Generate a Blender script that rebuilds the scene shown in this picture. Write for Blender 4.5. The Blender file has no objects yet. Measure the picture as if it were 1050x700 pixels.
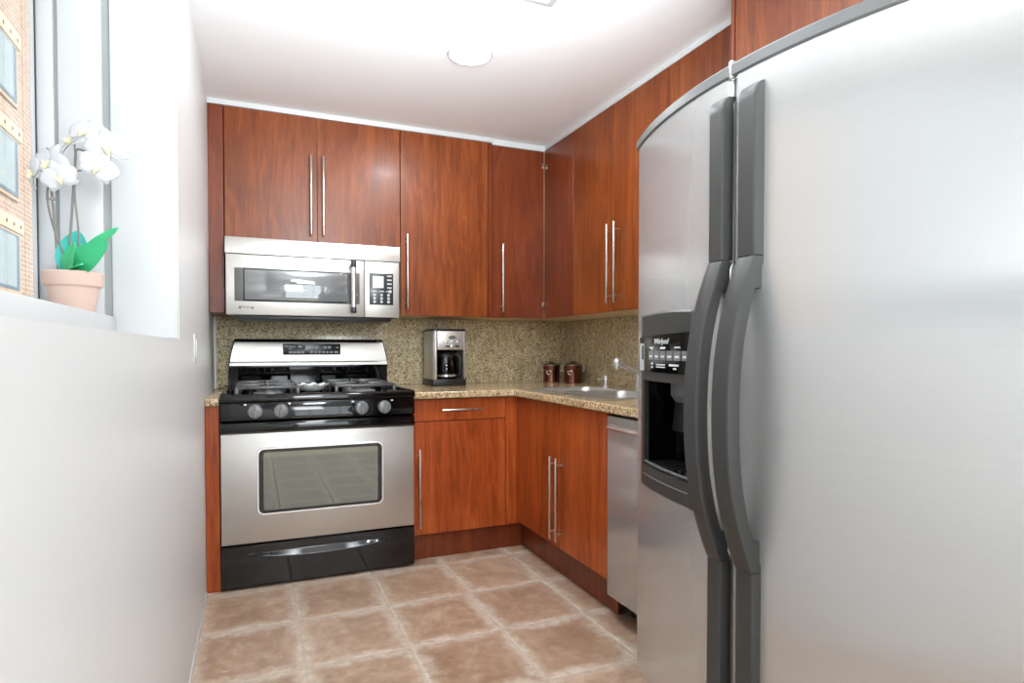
import bpy, bmesh, math, random
from mathutils import Vector, Matrix
random.seed(7)
scn = bpy.context.scene
COL = scn.collection

# ------------------------------------------------------------------ camera, world, lights, exposure
cam_d = bpy.data.cameras.new('camera'); cam = bpy.data.objects.new('camera', cam_d); COL.objects.link(cam)
cam.location = (0, 0, 1.05)
cam.rotation_euler = (math.radians(90 - 1.2), 0, -math.atan(265 / 625.0))
cam_d.sensor_width = 36; cam_d.lens = 625 / 1050 * 36
cam_d.shift_y = 21.1 / 1050; cam_d.clip_start = 0.02
scn.camera = cam
scn.view_settings.view_transform = 'Standard'; scn.view_settings.look = 'None'
scn.view_settings.exposure = 0.74; scn.view_settings.gamma = 1.0
scn.view_settings.use_curve_mapping = False
scn.cycles.use_denoising = True
scn.cycles.max_bounces = 10; scn.cycles.diffuse_bounces = 6; scn.cycles.glossy_bounces = 5
scn.cycles.transparent_max_bounces = 12
scn.cycles.sample_clamp_indirect = 6.0

wd = bpy.data.worlds.new('sky'); scn.world = wd; wd.use_nodes = True
bgn = wd.node_tree.nodes['Background']
bgn.inputs['Color'].default_value = (0.86, 0.93, 1.0, 1); bgn.inputs['Strength'].default_value = 0.46

def area_light(name, loc, target, sx, sy, power, color=(1, 1, 1), spread=180):
    d = bpy.data.lights.new(name, 'AREA'); d.shape = 'RECTANGLE'; d.size = sx; d.size_y = sy
    d.energy = power; d.color = color; d.spread = math.radians(spread)
    o = bpy.data.objects.new(name, d); COL.objects.link(o); o.location = loc
    o.rotation_euler = (Vector(target) - Vector(loc)).to_track_quat('-Z', 'Y').to_euler()
    return o
area_light('daylight_side', (-1.5, 0.45, 1.6), (0.6, 0.6, 1.55), 2.8, 3.0, 3, (0.95, 0.98, 1.0))
area_light('daylight_rear', (0.85, -2.45, 1.1), (0.85, 0.6, 1.2), 2.1, 2.1, 36, (0.93, 0.97, 1.0))
area_light('ceiling_fill', (0.30, -0.15, 1.5), (0.5, 1.25, 2.25), 0.6, 0.6, 9, (0.93, 0.97, 1.0), 110)  # added fill aimed up at the ceiling, no lamp stands here
area_light('bounce_fill', (0.52, 1.10, 1.86), (0.52, 1.5, 2.25), 0.4, 0.4, 16.5, (0.89, 0.965, 1.0), 120)  # bodiless fill added above the view to brighten the ceiling
area_light('rear_down_fill', (0.45, -0.25, 2.235), (0.45, -0.25, 0), 0.45, 0.45, 18, (0.95, 0.98, 1.0))  # added downward fill for floor and lower walls, no fixture behind it
sund = bpy.data.lights.new('sun', 'SUN'); sund.energy = 3.9; sund.angle = 0.02; sund.color = (1.0, 0.95, 0.88)
sun = bpy.data.objects.new('sun', sund); COL.objects.link(sun); sun.location = (3, 6, 8)
sun.rotation_euler = Vector((-0.75, -0.25, -0.62)).to_track_quat('-Z', 'Y').to_euler()

# ------------------------------------------------------------------ materials
def srgb(r, g, b):
    def f(c):
        c /= 255.0
        return c / 12.92 if c <= 0.04045 else ((c + 0.055) / 1.055) ** 2.4
    return (f(r), f(g), f(b), 1.0)

class NT:
    def __init__(s, name):
        s.m = bpy.data.materials.new(name); s.m.use_nodes = True
        s.t = s.m.node_tree; s.b = s.t.nodes['Principled BSDF']
    def n(s, typ, **kw):
        nd = s.t.nodes.new(typ)
        for k, v in kw.items():
            if k.startswith('i_'):
                nd.inputs[k[2:].replace('_', ' ')].default_value = v
            else:
                setattr(nd, k, v)
        return nd
    def l(s, a, b): s.t.links.new(a, b)
    def setb(s, **kw):
        for k, v in kw.items(): s.b.inputs[k.replace('_', ' ')].default_value = v
    def math(s, op, a, b=None, clamp=False):
        nd = s.n('ShaderNodeMath', operation=op); nd.use_clamp = clamp
        for i, v in enumerate((a, b)):
            if v is None: continue
            if hasattr(v, 'is_output'): s.l(v, nd.inputs[i])
            else: nd.inputs[i].default_value = v
        return nd.outputs[0]
    def ramp(s, fac, stops):
        r = s.n('ShaderNodeValToRGB'); s.l(fac, r.inputs[0])
        cr = r.color_ramp
        while len(cr.elements) < len(stops): cr.elements.new(0.5)
        for e, (p, c) in zip(cr.elements, stops): e.position = p; e.color = c
        return r.outputs[0]
    def mix(s, fac, a, b, blend='MIX'):
        m = s.n('ShaderNodeMix', data_type='RGBA', blend_type=blend)
        for sock, v in ((m.inputs[0], fac), (m.inputs[6], a), (m.inputs[7], b)):
            if hasattr(v, 'is_output'): s.l(v, sock)
            else: sock.default_value = v
        return m.outputs[2]
    def coords(s, scale=(1, 1, 1), rnd=True, rot=(0, 0, 0)):
        tc = s.n('ShaderNodeTexCoord'); mp = s.n('ShaderNodeMapping')
        mp.inputs['Scale'].default_value = scale; mp.inputs['Rotation'].default_value = rot
        s.l(tc.outputs['Object'], mp.inputs['Vector'])
        if rnd:
            oi = s.n('ShaderNodeObjectInfo')
            ml = s.n('ShaderNodeVectorMath', operation='SCALE'); cb = s.n('ShaderNodeCombineXYZ')
            for i, k in enumerate((1.0, 0.63, 0.31)): s.l(s.math('MULTIPLY', oi.outputs['Random'], k), cb.inputs[i])
            s.l(cb.outputs[0], ml.inputs[0]); ml.inputs['Scale'].default_value = 40.0
            s.l(ml.outputs[0], mp.inputs['Location'])
        return mp.outputs[0]
    def noise(s, vec, scale, detail=4, rough=0.55, dist=0.0):
        nn = s.n('ShaderNodeTexNoise'); s.l(vec, nn.inputs['Vector'])
        nn.inputs['Scale'].default_value = scale; nn.inputs['Detail'].default_value = detail
        nn.inputs['Roughness'].default_value = rough; nn.inputs['Distortion'].default_value = dist
        return nn.outputs['Fac']
    def bump(s, h, strength, dist=0.01):
        b = s.n('ShaderNodeBump'); b.inputs['Strength'].default_value = strength; b.inputs['Distance'].default_value = dist
        s.l(h, b.inputs['Height']); s.l(b.outputs[0], s.b.inputs['Normal'])

def plain(name, col, rough=0.5, metal=0.0, coat=0.0, spec=0.5):
    k = NT(name); k.setb(Base_Color=col, Roughness=rough, Metallic=metal)
    k.b.inputs['Coat Weight'].default_value = coat; k.b.inputs['Coat Roughness'].default_value = 0.08
    k.b.inputs['Specular IOR Level'].default_value = spec
    # a faint irregularity so nothing is perfectly even
    k.l(k.math('ADD', k.math('MULTIPLY', k.noise(k.coords(), 30, 3), 0.06), rough - 0.03, True), k.b.inputs['Roughness'])
    return k.m

def wood(name, dark, mid, light, rough=0.3, coat=0.25):
    k = NT(name)
    v = k.coords((15.0, 15.0, 0.62))
    warp = k.noise(k.coords((2.2, 2.2, 0.9)), 1.6, 3, 0.5)
    vv = k.n('ShaderNodeVectorMath', operation='ADD')
    cb = k.n('ShaderNodeCombineXYZ'); w = k.math('MULTIPLY', warp, 2.4); k.l(w, cb.inputs[0]); k.l(w, cb.inputs[1])
    k.l(v, vv.inputs[0]); k.l(cb.outputs[0], vv.inputs[1])
    n1 = k.noise(vv.outputs[0], 2.2, 6, 0.6, 0.6)
    fine = k.noise(k.coords((70, 70, 3.0)), 2.4, 3, 0.6)
    blot = k.noise(k.coords((2.2, 2.2, 1.1)), 2.4, 3, 0.55)
    f = k.math('ADD', k.math('MULTIPLY', n1, 0.50), k.math('ADD', k.math('MULTIPLY', fine, 0.30), k.math('MULTIPLY', blot, 0.30)))
    c = k.ramp(f, [(0.36, dark), (0.55, mid), (0.74, light)])
    k.l(c, k.b.inputs['Base Color'])
    k.l(k.math('ADD', k.math('MULTIPLY', fine, 0.10), rough - 0.05), k.b.inputs['Roughness'])
    k.b.inputs['Coat Weight'].default_value = coat; k.b.inputs['Coat Roughness'].default_value = 0.14
    k.b.inputs['Specular IOR Level'].default_value = 0.32
    k.bump(fine, 0.04, 0.002)
    return k.m

def steel(name, col, rough=0.3, aniso=0.0, axis='Z', grain=(2, 2, 180), rot=0.0, amp=0.12):
    k = NT(name); k.setb(Base_Color=col, Metallic=1.0, Roughness=rough)
    g = k.noise(k.coords(grain, rnd=False), 3.0, 4, 0.6)
    k.l(k.math('ADD', k.math('MULTIPLY', g, amp), rough - amp / 2, True), k.b.inputs['Roughness'])
    gc = k.mix(g, tuple(c * 0.93 for c in col[:3]) + (1,), tuple(min(1, c * 1.05) for c in col[:3]) + (1,))
    k.l(gc, k.b.inputs['Base Color'])
    if aniso:
        k.b.inputs['Anisotropic'].default_value = aniso
        k.b.inputs['Anisotropic Rotation'].default_value = rot
        tg = k.n('ShaderNodeTangent', direction_type='RADIAL', axis=axis); k.l(tg.outputs[0], k.b.inputs['Tangent'])
    return k.m

def granite(name, base, dark, light, olive, streak=False):
    k = NT(name)
    v = k.coords((1, 1, 1), rnd=False)
    vo = k.n('ShaderNodeTexVoronoi'); vo.inputs['Scale'].default_value = 170; k.l(v, vo.inputs['Vector'])
    sp = k.n('ShaderNodeSeparateColor'); k.l(vo.outputs['Color'], sp.inputs[0])
    n1 = k.noise(k.coords((1, 1, 1), rnd=False, rot=(0.3, 0.6, 0.2)) if not streak else k.coords((6, 6, 2.2), rnd=False, rot=(0.0, 0.55, 0.0)), 5.0, 6, 0.68, 0.7)
    n2 = k.noise(v, 80, 5, 0.75)
    c = k.ramp(n1, [(0.32, olive), (0.52, base), (0.72, light)])
    c = k.mix(k.math('GREATER_THAN', sp.outputs[0], 0.86), c, dark)
    c = k.mix(k.math('GREATER_THAN', sp.outputs[1], 0.84), c, light)
    c = k.mix(k.ramp(n2, [(0.36, (0.75, 0.75, 0.75, 1)), (0.47, (0, 0, 0, 1))]), c, dark)
    c = k.mix(k.ramp(n2, [(0.56, (0, 0, 0, 1)), (0.66, (0.6, 0.6, 0.6, 1))]), c, light)
    k.l(c, k.b.inputs['Base Color']); k.setb(Roughness=0.16)
    return k.m

def wall_paint(name, col, rough=0.45, marks=False):
    k = NT(name)
    n = k.noise(k.coords((1, 1, 1), rnd=False), 3.0, 4, 0.6)
    c = k.mix(n, tuple(x * 0.97 for x in col[:3]) + (1,), col)
    if marks:
        st = k.noise(k.coords((1, 3.0, 9.0), rnd=False, rot=(0.65, 0, 0)), 1.5, 5, 0.7, 1.2)
        m = k.ramp(st, [(0.66, (0, 0, 0, 1)), (0.74, (0.30, 0.30, 0.30, 1))])
        c = k.mix(m, c, srgb(196, 194, 190))
    k.l(c, k.b.inputs['Base Color']); k.setb(Roughness=rough)
    k.bump(k.noise(k.coords(rnd=False), 160, 3), 0.05, 0.002)
    return k.m

def tile_floor():
    k = NT('terracotta_tile')
    tc = k.n('ShaderNodeTexCoord'); sp = k.n('ShaderNodeSeparateXYZ'); k.l(tc.outputs['Object'], sp.inputs[0])
    wob = k.math('MULTIPLY', k.math('SUBTRACT', k.noise(tc.outputs['Object'], 9, 3), 0.5), 0.008)
    def axis(o, off, pitch):
        t = k.math('DIVIDE', k.math('SUBTRACT', k.math('ADD', o, wob), off), pitch)
        fr = k.math('FRACT', t); fl = k.math('FLOOR', t)
        d = k.math('MULTIPLY', k.math('MINIMUM', fr, k.math('SUBTRACT', 1.0, fr)), pitch)
        return d, fl
    dx, ix = axis(sp.outputs[0], 0.1515, 0.3490)
    dy, iy = axis(sp.outputs[1], 2.0960, 0.3785)
    d = k.math('MINIMUM', dx, dy)
    cb = k.n('ShaderNodeCombineXYZ'); k.l(ix, cb.inputs[0]); k.l(iy, cb.inputs[1])
    wn = k.n('ShaderNodeTexWhiteNoise', noise_dimensions='3D'); k.l(cb.outputs[0], wn.inputs['Vector'])
    off = k.n('ShaderNodeVectorMath', operation='SCALE'); k.l(wn.outputs['Color'], off.inputs[0]); off.inputs['Scale'].default_value = 30
    ad = k.n('ShaderNodeVectorMath', operation='ADD'); k.l(off.outputs[0], ad.inputs[0]); k.l(tc.outputs['Object'], ad.inputs[1])
    v = ad.outputs[0]
    n1 = k.noise(v, 6.5, 6, 0.65, 0.5); n2 = k.noise(v, 26, 5, 0.7)
    f = k.math('ADD', k.math('MULTIPLY', n1, 0.62), k.math('MULTIPLY', n2, 0.38))
    c = k.ramp(f, [(0.30, srgb(126, 99, 79)), (0.48, srgb(157, 129, 107)), (0.66, srgb(186, 163, 143))])
    tone = k.ramp(wn.outputs['Value'], [(0.0, (0.88, 0.84, 0.82, 1)), (1.0, (1.06, 1.06, 1.06, 1))])
    c = k.mix(1.0, c, tone, 'MULTIPLY')
    # worn, limey edges with a ragged shape of their own
    ed = k.math('ADD', k.math('DIVIDE', d, 0.075), k.math('MULTIPLY', k.math('SUBTRACT', n1, 0.5), 2.6))
    wear = k.ramp(ed, [(0.05, (0.8, 0.8, 0.8, 1)), (0.66, (0, 0, 0, 1))])
    wear = k.math('MULTIPLY', wear, k.ramp(n2, [(0.30, (0.25, 0.25, 0.25, 1)), (0.62, (1, 1, 1, 1))]))
    c = k.mix(wear, c, srgb(206, 194, 180))
    fleck = k.ramp(k.noise(v, 70, 3, 0.6), [(0.70, (0, 0, 0, 1)), (0.74, (0.8, 0.8, 0.8, 1))])
    c = k.mix(fleck, c, srgb(222, 206, 190))
    gm = k.ramp(d, [(0.0045, (1, 1, 1, 1)), (0.0070, (0, 0, 0, 1))])
    grn = k.ramp(n2, [(0.3, srgb(166, 150, 134)), (0.7, srgb(190, 178, 164))])
    c = k.mix(gm, c, grn)
    k.l(c, k.b.inputs['Base Color'])
    k.l(k.math('ADD', k.math('MULTIPLY', gm, 0.35), k.math('ADD', 0.26, k.math('MULTIPLY', n2, 0.2))), k.b.inputs['Roughness'])
    h = k.math('ADD', k.ramp(d, [(0.002, (0, 0, 0, 1)), (0.010, (1, 1, 1, 1))]), k.math('MULTIPLY', n2, 0.12))
    k.bump(h, 0.35, 0.004)
    return k.m

def brick_mat():
    k = NT('facade_brick')
    tc = k.n('ShaderNodeTexCoord'); sp = k.n('ShaderNodeSeparateXYZ'); k.l(tc.outputs['Object'], sp.inputs[0])
    cb = k.n('ShaderNodeCombineXYZ'); k.l(sp.outputs[1], cb.inputs[0]); k.l(sp.outputs[2], cb.inputs[1])
    br = k.n('ShaderNodeTexBrick'); k.l(cb.outputs[0], br.inputs['Vector'])
    br.inputs['Scale'].default_value = 1.0; br.inputs['Brick Width'].default_value = 0.42; br.inputs['Row Height'].default_value = 0.14
    br.inputs['Mortar Size'].default_value = 0.016
    br.inputs['Color1'].default_value = srgb(192, 158, 132); br.inputs['Color2'].default_value = srgb(172, 136, 110)
    br.inputs['Mortar'].default_value = srgb(214, 200, 186)
    n = k.noise(cb.outputs[0], 0.9, 4)
    c = k.mix(k.math('MULTIPLY', n, 0.5), br.outputs['Color'], srgb(206, 186, 170))
    k.l(c, k.b.inputs['Base Color']); k.setb(Roughness=0.9)
    return k.m

def glass_pane(name, tint=(0.97, 0.99, 1.0, 1), refl=0.3):
    k = NT(name); k.t.nodes.remove(k.b)
    tr = k.n('ShaderNodeBsdfTransparent'); tr.inputs[0].default_value = tint
    gl = k.n('ShaderNodeBsdfGlossy'); gl.inputs['Roughness'].default_value = 0.02
    fr = k.n('ShaderNodeFresnel'); fr.inputs[0].default_value = 1.45
    mx = k.n('ShaderNodeMixShader')
    k.l(k.math('MULTIPLY', fr.outputs[0], refl, True), mx.inputs[0])
    k.l(tr.outputs[0], mx.inputs[1]); k.l(gl.outputs[0], mx.inputs[2])
    k.l(mx.outputs[0], k.t.nodes['Material Output'].inputs[0])
    return k.m

def emit(name, col, strength):
    k = NT(name); k.setb(Base_Color=col, Emission_Color=col, Emission_Strength=strength); return k.m

ROT = 0.0
M = {}
M['wall'] = wall_paint('white_wall_paint', srgb(222, 224, 224), 0.4, True)
M['wall2'] = wall_paint('white_plaster', srgb(226, 227, 227))
M['ceil'] = wall_paint('ceiling_paint', srgb(246, 247, 248), 0.6)
M['white'] = plain('white_gloss_paint', srgb(202, 203, 203), 0.3)
M['groove'] = plain('grey_seal', srgb(150, 154, 154), 0.5)
M['floor'] = tile_floor()
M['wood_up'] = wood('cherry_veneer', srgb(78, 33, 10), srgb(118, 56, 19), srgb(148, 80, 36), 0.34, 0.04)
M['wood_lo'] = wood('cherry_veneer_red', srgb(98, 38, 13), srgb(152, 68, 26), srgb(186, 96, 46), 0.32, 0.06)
M['wood_dk'] = wood('cherry_edge', srgb(82, 34, 13), srgb(108, 47, 20), srgb(130, 62, 30), 0.35, 0.2)
M['maple'] = plain('maple_underside', srgb(206, 178, 136), 0.5)
M['splash'] = granite('granite_splash', srgb(200, 184, 148), srgb(118, 106, 78), srgb(228, 216, 188), srgb(168, 154, 114), True)
M['counter'] = granite('granite_counter', srgb(186, 160, 122), srgb(98, 80, 56), srgb(216, 196, 164), srgb(160, 134, 98))
M['steel'] = steel('brushed_steel', srgb(204, 201, 196), 0.38, 0.5, 'Z', (0.6, 0.6, 200), amp=0.06)
M['steel'].node_tree.nodes['Principled BSDF'].inputs['Metallic'].default_value = 0.86
M['steel_f'] = steel('fridge_steel', srgb(197, 197, 196), 0.24, 1.0, 'Z', (0.5, 0.5, 300), rot=ROT, amp=0.02)
M['steel_f'].node_tree.nodes['Principled BSDF'].inputs['Metallic'].default_value = 0.72
M['steel_p'] = steel('polished_steel', srgb(220, 220, 218), 0.22, 0, 'Z', (40, 40, 40), amp=0.05)
M['steel_p'].node_tree.nodes['Principled BSDF'].inputs['Metallic'].default_value = 0.85
M['nickel'] = steel('satin_nickel', srgb(206, 202, 194), 0.28, 0, 'Z', (60, 60, 5), amp=0.06)
M['chrome'] = steel('chrome', srgb(236, 238, 240), 0.16, 0, 'Z', (20, 20, 20), amp=0.02)
M['chrome'].node_tree.nodes['Principled BSDF'].inputs['Metallic'].default_value = 0.75
M['black'] = plain('black_enamel', srgb(9, 9, 10), 0.07, 0, 0.15)
M['blackm'] = plain('black_plastic', srgb(26, 26, 27), 0.42)
M['iron'] = plain('cast_iron', srgb(84, 84, 84), 0.32, 0.5)
M['char'] = plain('charcoal_plastic', srgb(52, 52, 51), 0.44)
M['trimgrey'] = plain('grey_trim', srgb(104, 106, 106), 0.38, 0.35)
M['knob'] = plain('grey_knob', srgb(128, 129, 131), 0.36, 0.3)
M['panel'] = plain('dark_panel', srgb(44, 48, 50), 0.25)
M['btn'] = plain('pale_key', srgb(176, 180, 182), 0.5)
M['lcd'] = plain('grey_display', srgb(214, 218, 214), 0.3)
M['lcd_dk'] = plain('dark_display', srgb(64, 74, 74), 0.2)
M['oven_glass'] = plain('oven_glass', srgb(112, 114, 106), 0.03, 0.7, 0.0, 1.0)
M['mw_glass'] = plain('microwave_glass', srgb(124, 127, 128), 0.05, 0.25, 0.6, 1.0)
M['mw_side'] = plain('microwave_grey', srgb(104, 104, 102), 0.35, 0.3)
M['glass'] = glass_pane('window_glass')
M['carafe'] = glass_pane('carafe_glass', (0.55, 0.55, 0.56, 1), 1.0)
M['coffee'] = plain('dark_coffee', srgb(22, 14, 10), 0.1)
M['copper'] = steel('aged_copper', srgb(128, 86, 72), 0.22, 0, 'Z', (30, 30, 30), amp=0.1)
M['bronze'] = steel('dark_bronze', srgb(150, 132, 118), 0.3, 0, 'Z', (30, 30, 30), amp=0.1)
M['ceramic'] = plain('white_ceramic', srgb(240, 240, 238), 0.2)
M['terra'] = plain('pale_clay', srgb(208, 180, 166), 0.75)
M['soil'] = plain('bark_chips', srgb(104, 84, 66), 0.95)
M['leaf'] = plain('green_leaf', srgb(58, 178, 118), 0.35)
M['leaf2'] = plain('teal_leaf', srgb(52, 176, 164), 0.35)
M['stem'] = plain('grey_stem', srgb(128, 124, 118), 0.6)
M['petal'] = plain('white_petal', srgb(212, 212, 214), 0.6)
M['lip'] = plain('cream_lip', srgb(236, 226, 190), 0.6)
M['lamp'] = emit('lamp_glass', (1.0, 0.98, 0.96, 1), 6.0)
M['bounce_oak'] = plain('pale_bounce_oak', srgb(222, 206, 182), 0.5)  # rear floor colour, pale so that it throws light up
M['brick'] = brick_mat()
M['cream'] = plain('cream_stone', srgb(226, 212, 178), 0.8)
M['dot'] = plain('brown_stud', srgb(150, 108, 76), 0.8)
M['fframe'] = plain('tan_frame', srgb(216, 186, 158), 0.6)
M['fgrey'] = plain('blue_grey_frame', srgb(120, 140, 156), 0.5)  # blue-grey colour of the facade sashes
M['fglass'] = plain('facade_glass', srgb(184, 196, 198), 0.08, 0.0, 0.0, 0.8)
M['text_w'] = plain('white_print', srgb(226, 228, 228), 0.5)
M['text_d'] = plain('dark_print', srgb(40, 40, 42), 0.5)
M['silver'] = plain('silver_print', srgb(186, 190, 194), 0.3, 0.6)
M['grout'] = plain('dark_void', srgb(30, 27, 25), 0.8)

# ------------------------------------------------------------------ mesh builders
class MB:
    def __init__(s): s.bm = bmesh.new()
    def _merge(s, t):
        me = bpy.data.meshes.new('tmp'); t.to_mesh(me); t.free(); s.bm.from_mesh(me); bpy.data.meshes.remove(me)
    def box(s, x0, x1, y0, y1, z0, z1, bv=0.0, seg=2, rot=None, piv=None):
        t = bmesh.new(); bmesh.ops.create_cube(t, size=1.0)
        for v in t.verts:
            v.co = Vector(((x0 + x1) / 2 + v.co.x * (x1 - x0), (y0 + y1) / 2 + v.co.y * (y1 - y0), (z0 + z1) / 2 + v.co.z * (z1 - z0)))
        if bv > 0:
            bv = min(bv, 0.49 * min(abs(x1 - x0), abs(y1 - y0), abs(z1 - z0)))
            bmesh.ops.bevel(t, geom=list(t.edges), offset=bv, segments=seg, affect='EDGES', profile=0.5)
        if rot is not None:
            p = Vector(piv); bmesh.ops.transform(t, matrix=Matrix.Translation(p) @ rot @ Matrix.Translation(-p), verts=t.verts)
        s._merge(t); return s
    def cyl(s, p0, p1, r, r2=None, n=24, bv=0.0):
        p0, p1 = Vector(p0), Vector(p1); r2 = r if r2 is None else r2
        t = bmesh.new(); L = (p1 - p0).length
        bmesh.ops.create_cone(t, cap_ends=True, segments=n, radius1=r, radius2=r2, depth=L)
        if bv > 0:
            es = [e for e in t.edges if abs(e.verts[0].co.z - e.verts[1].co.z) < 1e-6]
            bmesh.ops.bevel(t, geom=es, offset=bv, segments=2, affect='EDGES', profile=0.5)
        q = (p1 - p0).to_track_quat('Z', 'Y').to_matrix().to_4x4()
        bmesh.ops.transform(t, matrix=Matrix.Translation((p0 + p1) / 2) @ q, verts=t.verts)
        s._merge(t); return s
    def lathe(s, c, prof, n=36, closed=False):
        t = bmesh.new(); c = Vector(c); rings = []
        for r, z in prof:
            if r < 1e-6: rings.append([t.verts.new(c + Vector((0, 0, z)))])
            else: rings.append([t.verts.new(c + Vector((r * math.cos(2 * math.pi * i / n), r * math.sin(2 * math.pi * i / n), z))) for i in range(n)])
        for a, b in zip(rings, rings[1:]):
            for i in range(n):
                j = (i + 1) % n
                if len(a) == 1 and len(b) == 1: continue
                if len(a) == 1: t.faces.new((a[0], b[j], b[i]))
                elif len(b) == 1: t.faces.new((a[i], a[j], b[0]))
                else: t.faces.new((a[i], a[j], b[j], b[i]))
        bmesh.ops.recalc_face_normals(t, faces=t.faces)
        s._merge(t); return s
    def tube(s, pts, r, n=10, radii=None):
        t = bmesh.new(); pts = [Vector(p) for p in pts]; rings = []; up = None
        for i, p in enumerate(pts):
            d = (pts[min(i + 1, len(pts) - 1)] - pts[max(i - 1, 0)]).normalized()
            if up is None: up = d.orthogonal().normalized()
            up = (up - d * up.dot(d)).normalized(); sd = d.cross(up)
            rr = radii[i] if radii else r
            rings.append([t.verts.new(p + (up * math.cos(2 * math.pi * k / n) + sd * math.sin(2 * math.pi * k / n)) * rr) for k in range(n)])
        for a, b in zip(rings, rings[1:]):
            for i in range(n): t.faces.new((a[i], a[(i + 1) % n], b[(i + 1) % n], b[i]))
        t.faces.new(rings[0][::-1]); t.faces.new(rings[-1])
        bmesh.ops.recalc_face_normals(t, faces=t.faces)
        s._merge(t); return s
    def prism(s, poly, axis, a, b, bv=0.0, seg=2):
        """poly: 2-D outline in the two remaining axes (in xyz order), pushed along axis from a to b"""
        t = bmesh.new()
        def mk(p, h):
            return {'x': Vector((h, p[0], p[1])), 'y': Vector((p[0], h, p[1])), 'z': Vector((p[0], p[1], h))}[axis]
        A = [t.verts.new(mk(p, a)) for p in poly]; B = [t.verts.new(mk(p, b)) for p in poly]
        n = len(poly)
        t.faces.new(A); t.faces.new(B[::-1])
        for i in range(n): t.faces.new((A[i], B[i], B[(i + 1) % n], A[(i + 1) % n]))
        bmesh.ops.recalc_face_normals(t, faces=t.faces)
        if bv > 0: bmesh.ops.bevel(t, geom=[e for e in t.edges if len(e.link_faces) == 2 and e.calc_face_angle() > 0.5], offset=bv, segments=seg, affect='EDGES', profile=0.5)
        s._merge(t); return s
    def shell(s, us, vs, front, back, hole=None):
        """slab with matching front/back grids; hole(u,v) at a cell centre leaves the cell open"""
        t = bmesh.new(); F = {}; B = {}
        for i, u in enumerate(us):
            for j, v in enumerate(vs): F[i, j] = t.verts.new(front(u, v)); B[i, j] = t.verts.new(back(u, v))
        cell = {}
        for i in range(len(us) - 1):
            for j in range(len(vs) - 1):
                cell[i, j] = not (hole and hole((us[i] + us[i + 1]) / 2, (vs[j] + vs[j + 1]) / 2))
        for (i, j), on in cell.items():
            if not on: continue
            t.faces.new((F[i, j], F[i + 1, j], F[i + 1, j + 1], F[i, j + 1]))
            t.faces.new((B[i, j], B[i, j + 1], B[i + 1, j + 1], B[i + 1, j]))
            for (di, dj, p, q) in ((-1, 0, (i, j), (i, j + 1)), (1, 0, (i + 1, j), (i + 1, j + 1)), (0, -1, (i, j), (i + 1, j)), (0, 1, (i, j + 1), (i + 1, j + 1))):
                if not cell.get((i + di, j + dj), False): t.faces.new((F[p], F[q], B[q], B[p]))
        for v in [v for v in t.verts if not v.link_faces]: t.verts.remove(v)
        bmesh.ops.recalc_face_normals(t, faces=t.faces)
        s._merge(t); return s
    def loft(s, loops, cap0=False, cap1=False):
        t = bmesh.new(); R = [[t.verts.new(Vector(p)) for p in lp] for lp in loops]
        for a, b in zip(R, R[1:]):
            n = len(a)
            for i in range(n): t.faces.new((a[i], a[(i + 1) % n], b[(i + 1) % n], b[i]))
        if cap0: t.faces.new(R[0][::-1])
        if cap1: t.faces.new(R[-1])
        bmesh.ops.recalc_face_normals(t, faces=t.faces)
        s._merge(t); return s
    def sphere(s, c, r, sc=(1, 1, 1), n=20):
        t = bmesh.new(); bmesh.ops.create_uvsphere(t, u_segments=n, v_segments=n // 2 + 2, radius=r)
        for v in t.verts: v.co = Vector((c[0] + v.co.x * sc[0], c[1] + v.co.y * sc[1], c[2] + v.co.z * sc[2]))
        s._merge(t); return s
    def text(s, body, mat4, size, extrude=0.0004, align='CENTER', shear=0.0):
        cu = bpy.data.curves.new('tmp_text', 'FONT'); cu.body = body; cu.size = size; cu.extrude = extrude; cu.shear = shear
        cu.align_x = align; cu.align_y = 'CENTER'; cu.resolution_u = 3
        o = bpy.data.objects.new('tmp_text', cu); COL.objects.link(o)
        dg = bpy.context.evaluated_depsgraph_get(); dg.update()
        me = bpy.data.meshes.new_from_object(o.evaluated_get(dg)); me.transform(mat4); s.bm.from_mesh(me)
        bpy.data.meshes.remove(me); bpy.data.objects.remove(o); bpy.data.curves.remove(cu)
        return s
    def build(s, name, mat, parent=None, origin=None, sharp=0.6):
        bm = s.bm; bmesh.ops.remove_doubles(bm, verts=bm.verts, dist=1e-6)
        org = Vector(WORLD[parent.name]) if parent else (Vector(origin) if origin else None)
        if org is None:
            xs = [v.co for v in bm.verts]
            org = Vector(((min(c.x for c in xs) + max(c.x for c in xs)) / 2, (min(c.y for c in xs) + max(c.y for c in xs)) / 2, min(c.z for c in xs)))
        bmesh.ops.translate(bm, vec=-org, verts=bm.verts)
        for f in bm.faces: f.smooth = True
        for e in bm.edges:
            e.smooth = not (len(e.link_faces) != 2 or e.calc_face_angle(0) > sharp)
        me = bpy.data.meshes.new(name); bm.to_mesh(me); bm.free()
        me.materials.append(M[mat] if isinstance(mat, str) else mat)
        o = bpy.data.objects.new(name, me); COL.objects.link(o)
        if parent: o.parent = parent
        else: o.location = org
        WORLD[o.name] = tuple(org)
        return o
WORLD = {}
def empty(name, loc, label, cat, group=None):
    o = bpy.data.objects.new(name, None); COL.objects.link(o); o.location = loc; o.empty_display_size = 0.05
    WORLD[o.name] = tuple(loc); tag(o, label, cat, group); return o
def tag(o, label=None, cat=None, group=None, kind=None):
    if label: o['label'] = label
    if cat: o['category'] = cat
    if group: o['group'] = group
    if kind: o['kind'] = kind
    return o
def struct(name, mb, mat, label=None, parent=None):
    o = mb.build(name, mat, parent, origin=None if parent else (0, 0, 0)); o['kind'] = 'structure'
    if label: o['label'] = label
    return o
def copy_tree(o, parent=None):
    c = o.copy(); COL.objects.link(c); c.parent = parent
    for ch in list(o.children): copy_tree(ch, c)
    return c
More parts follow.
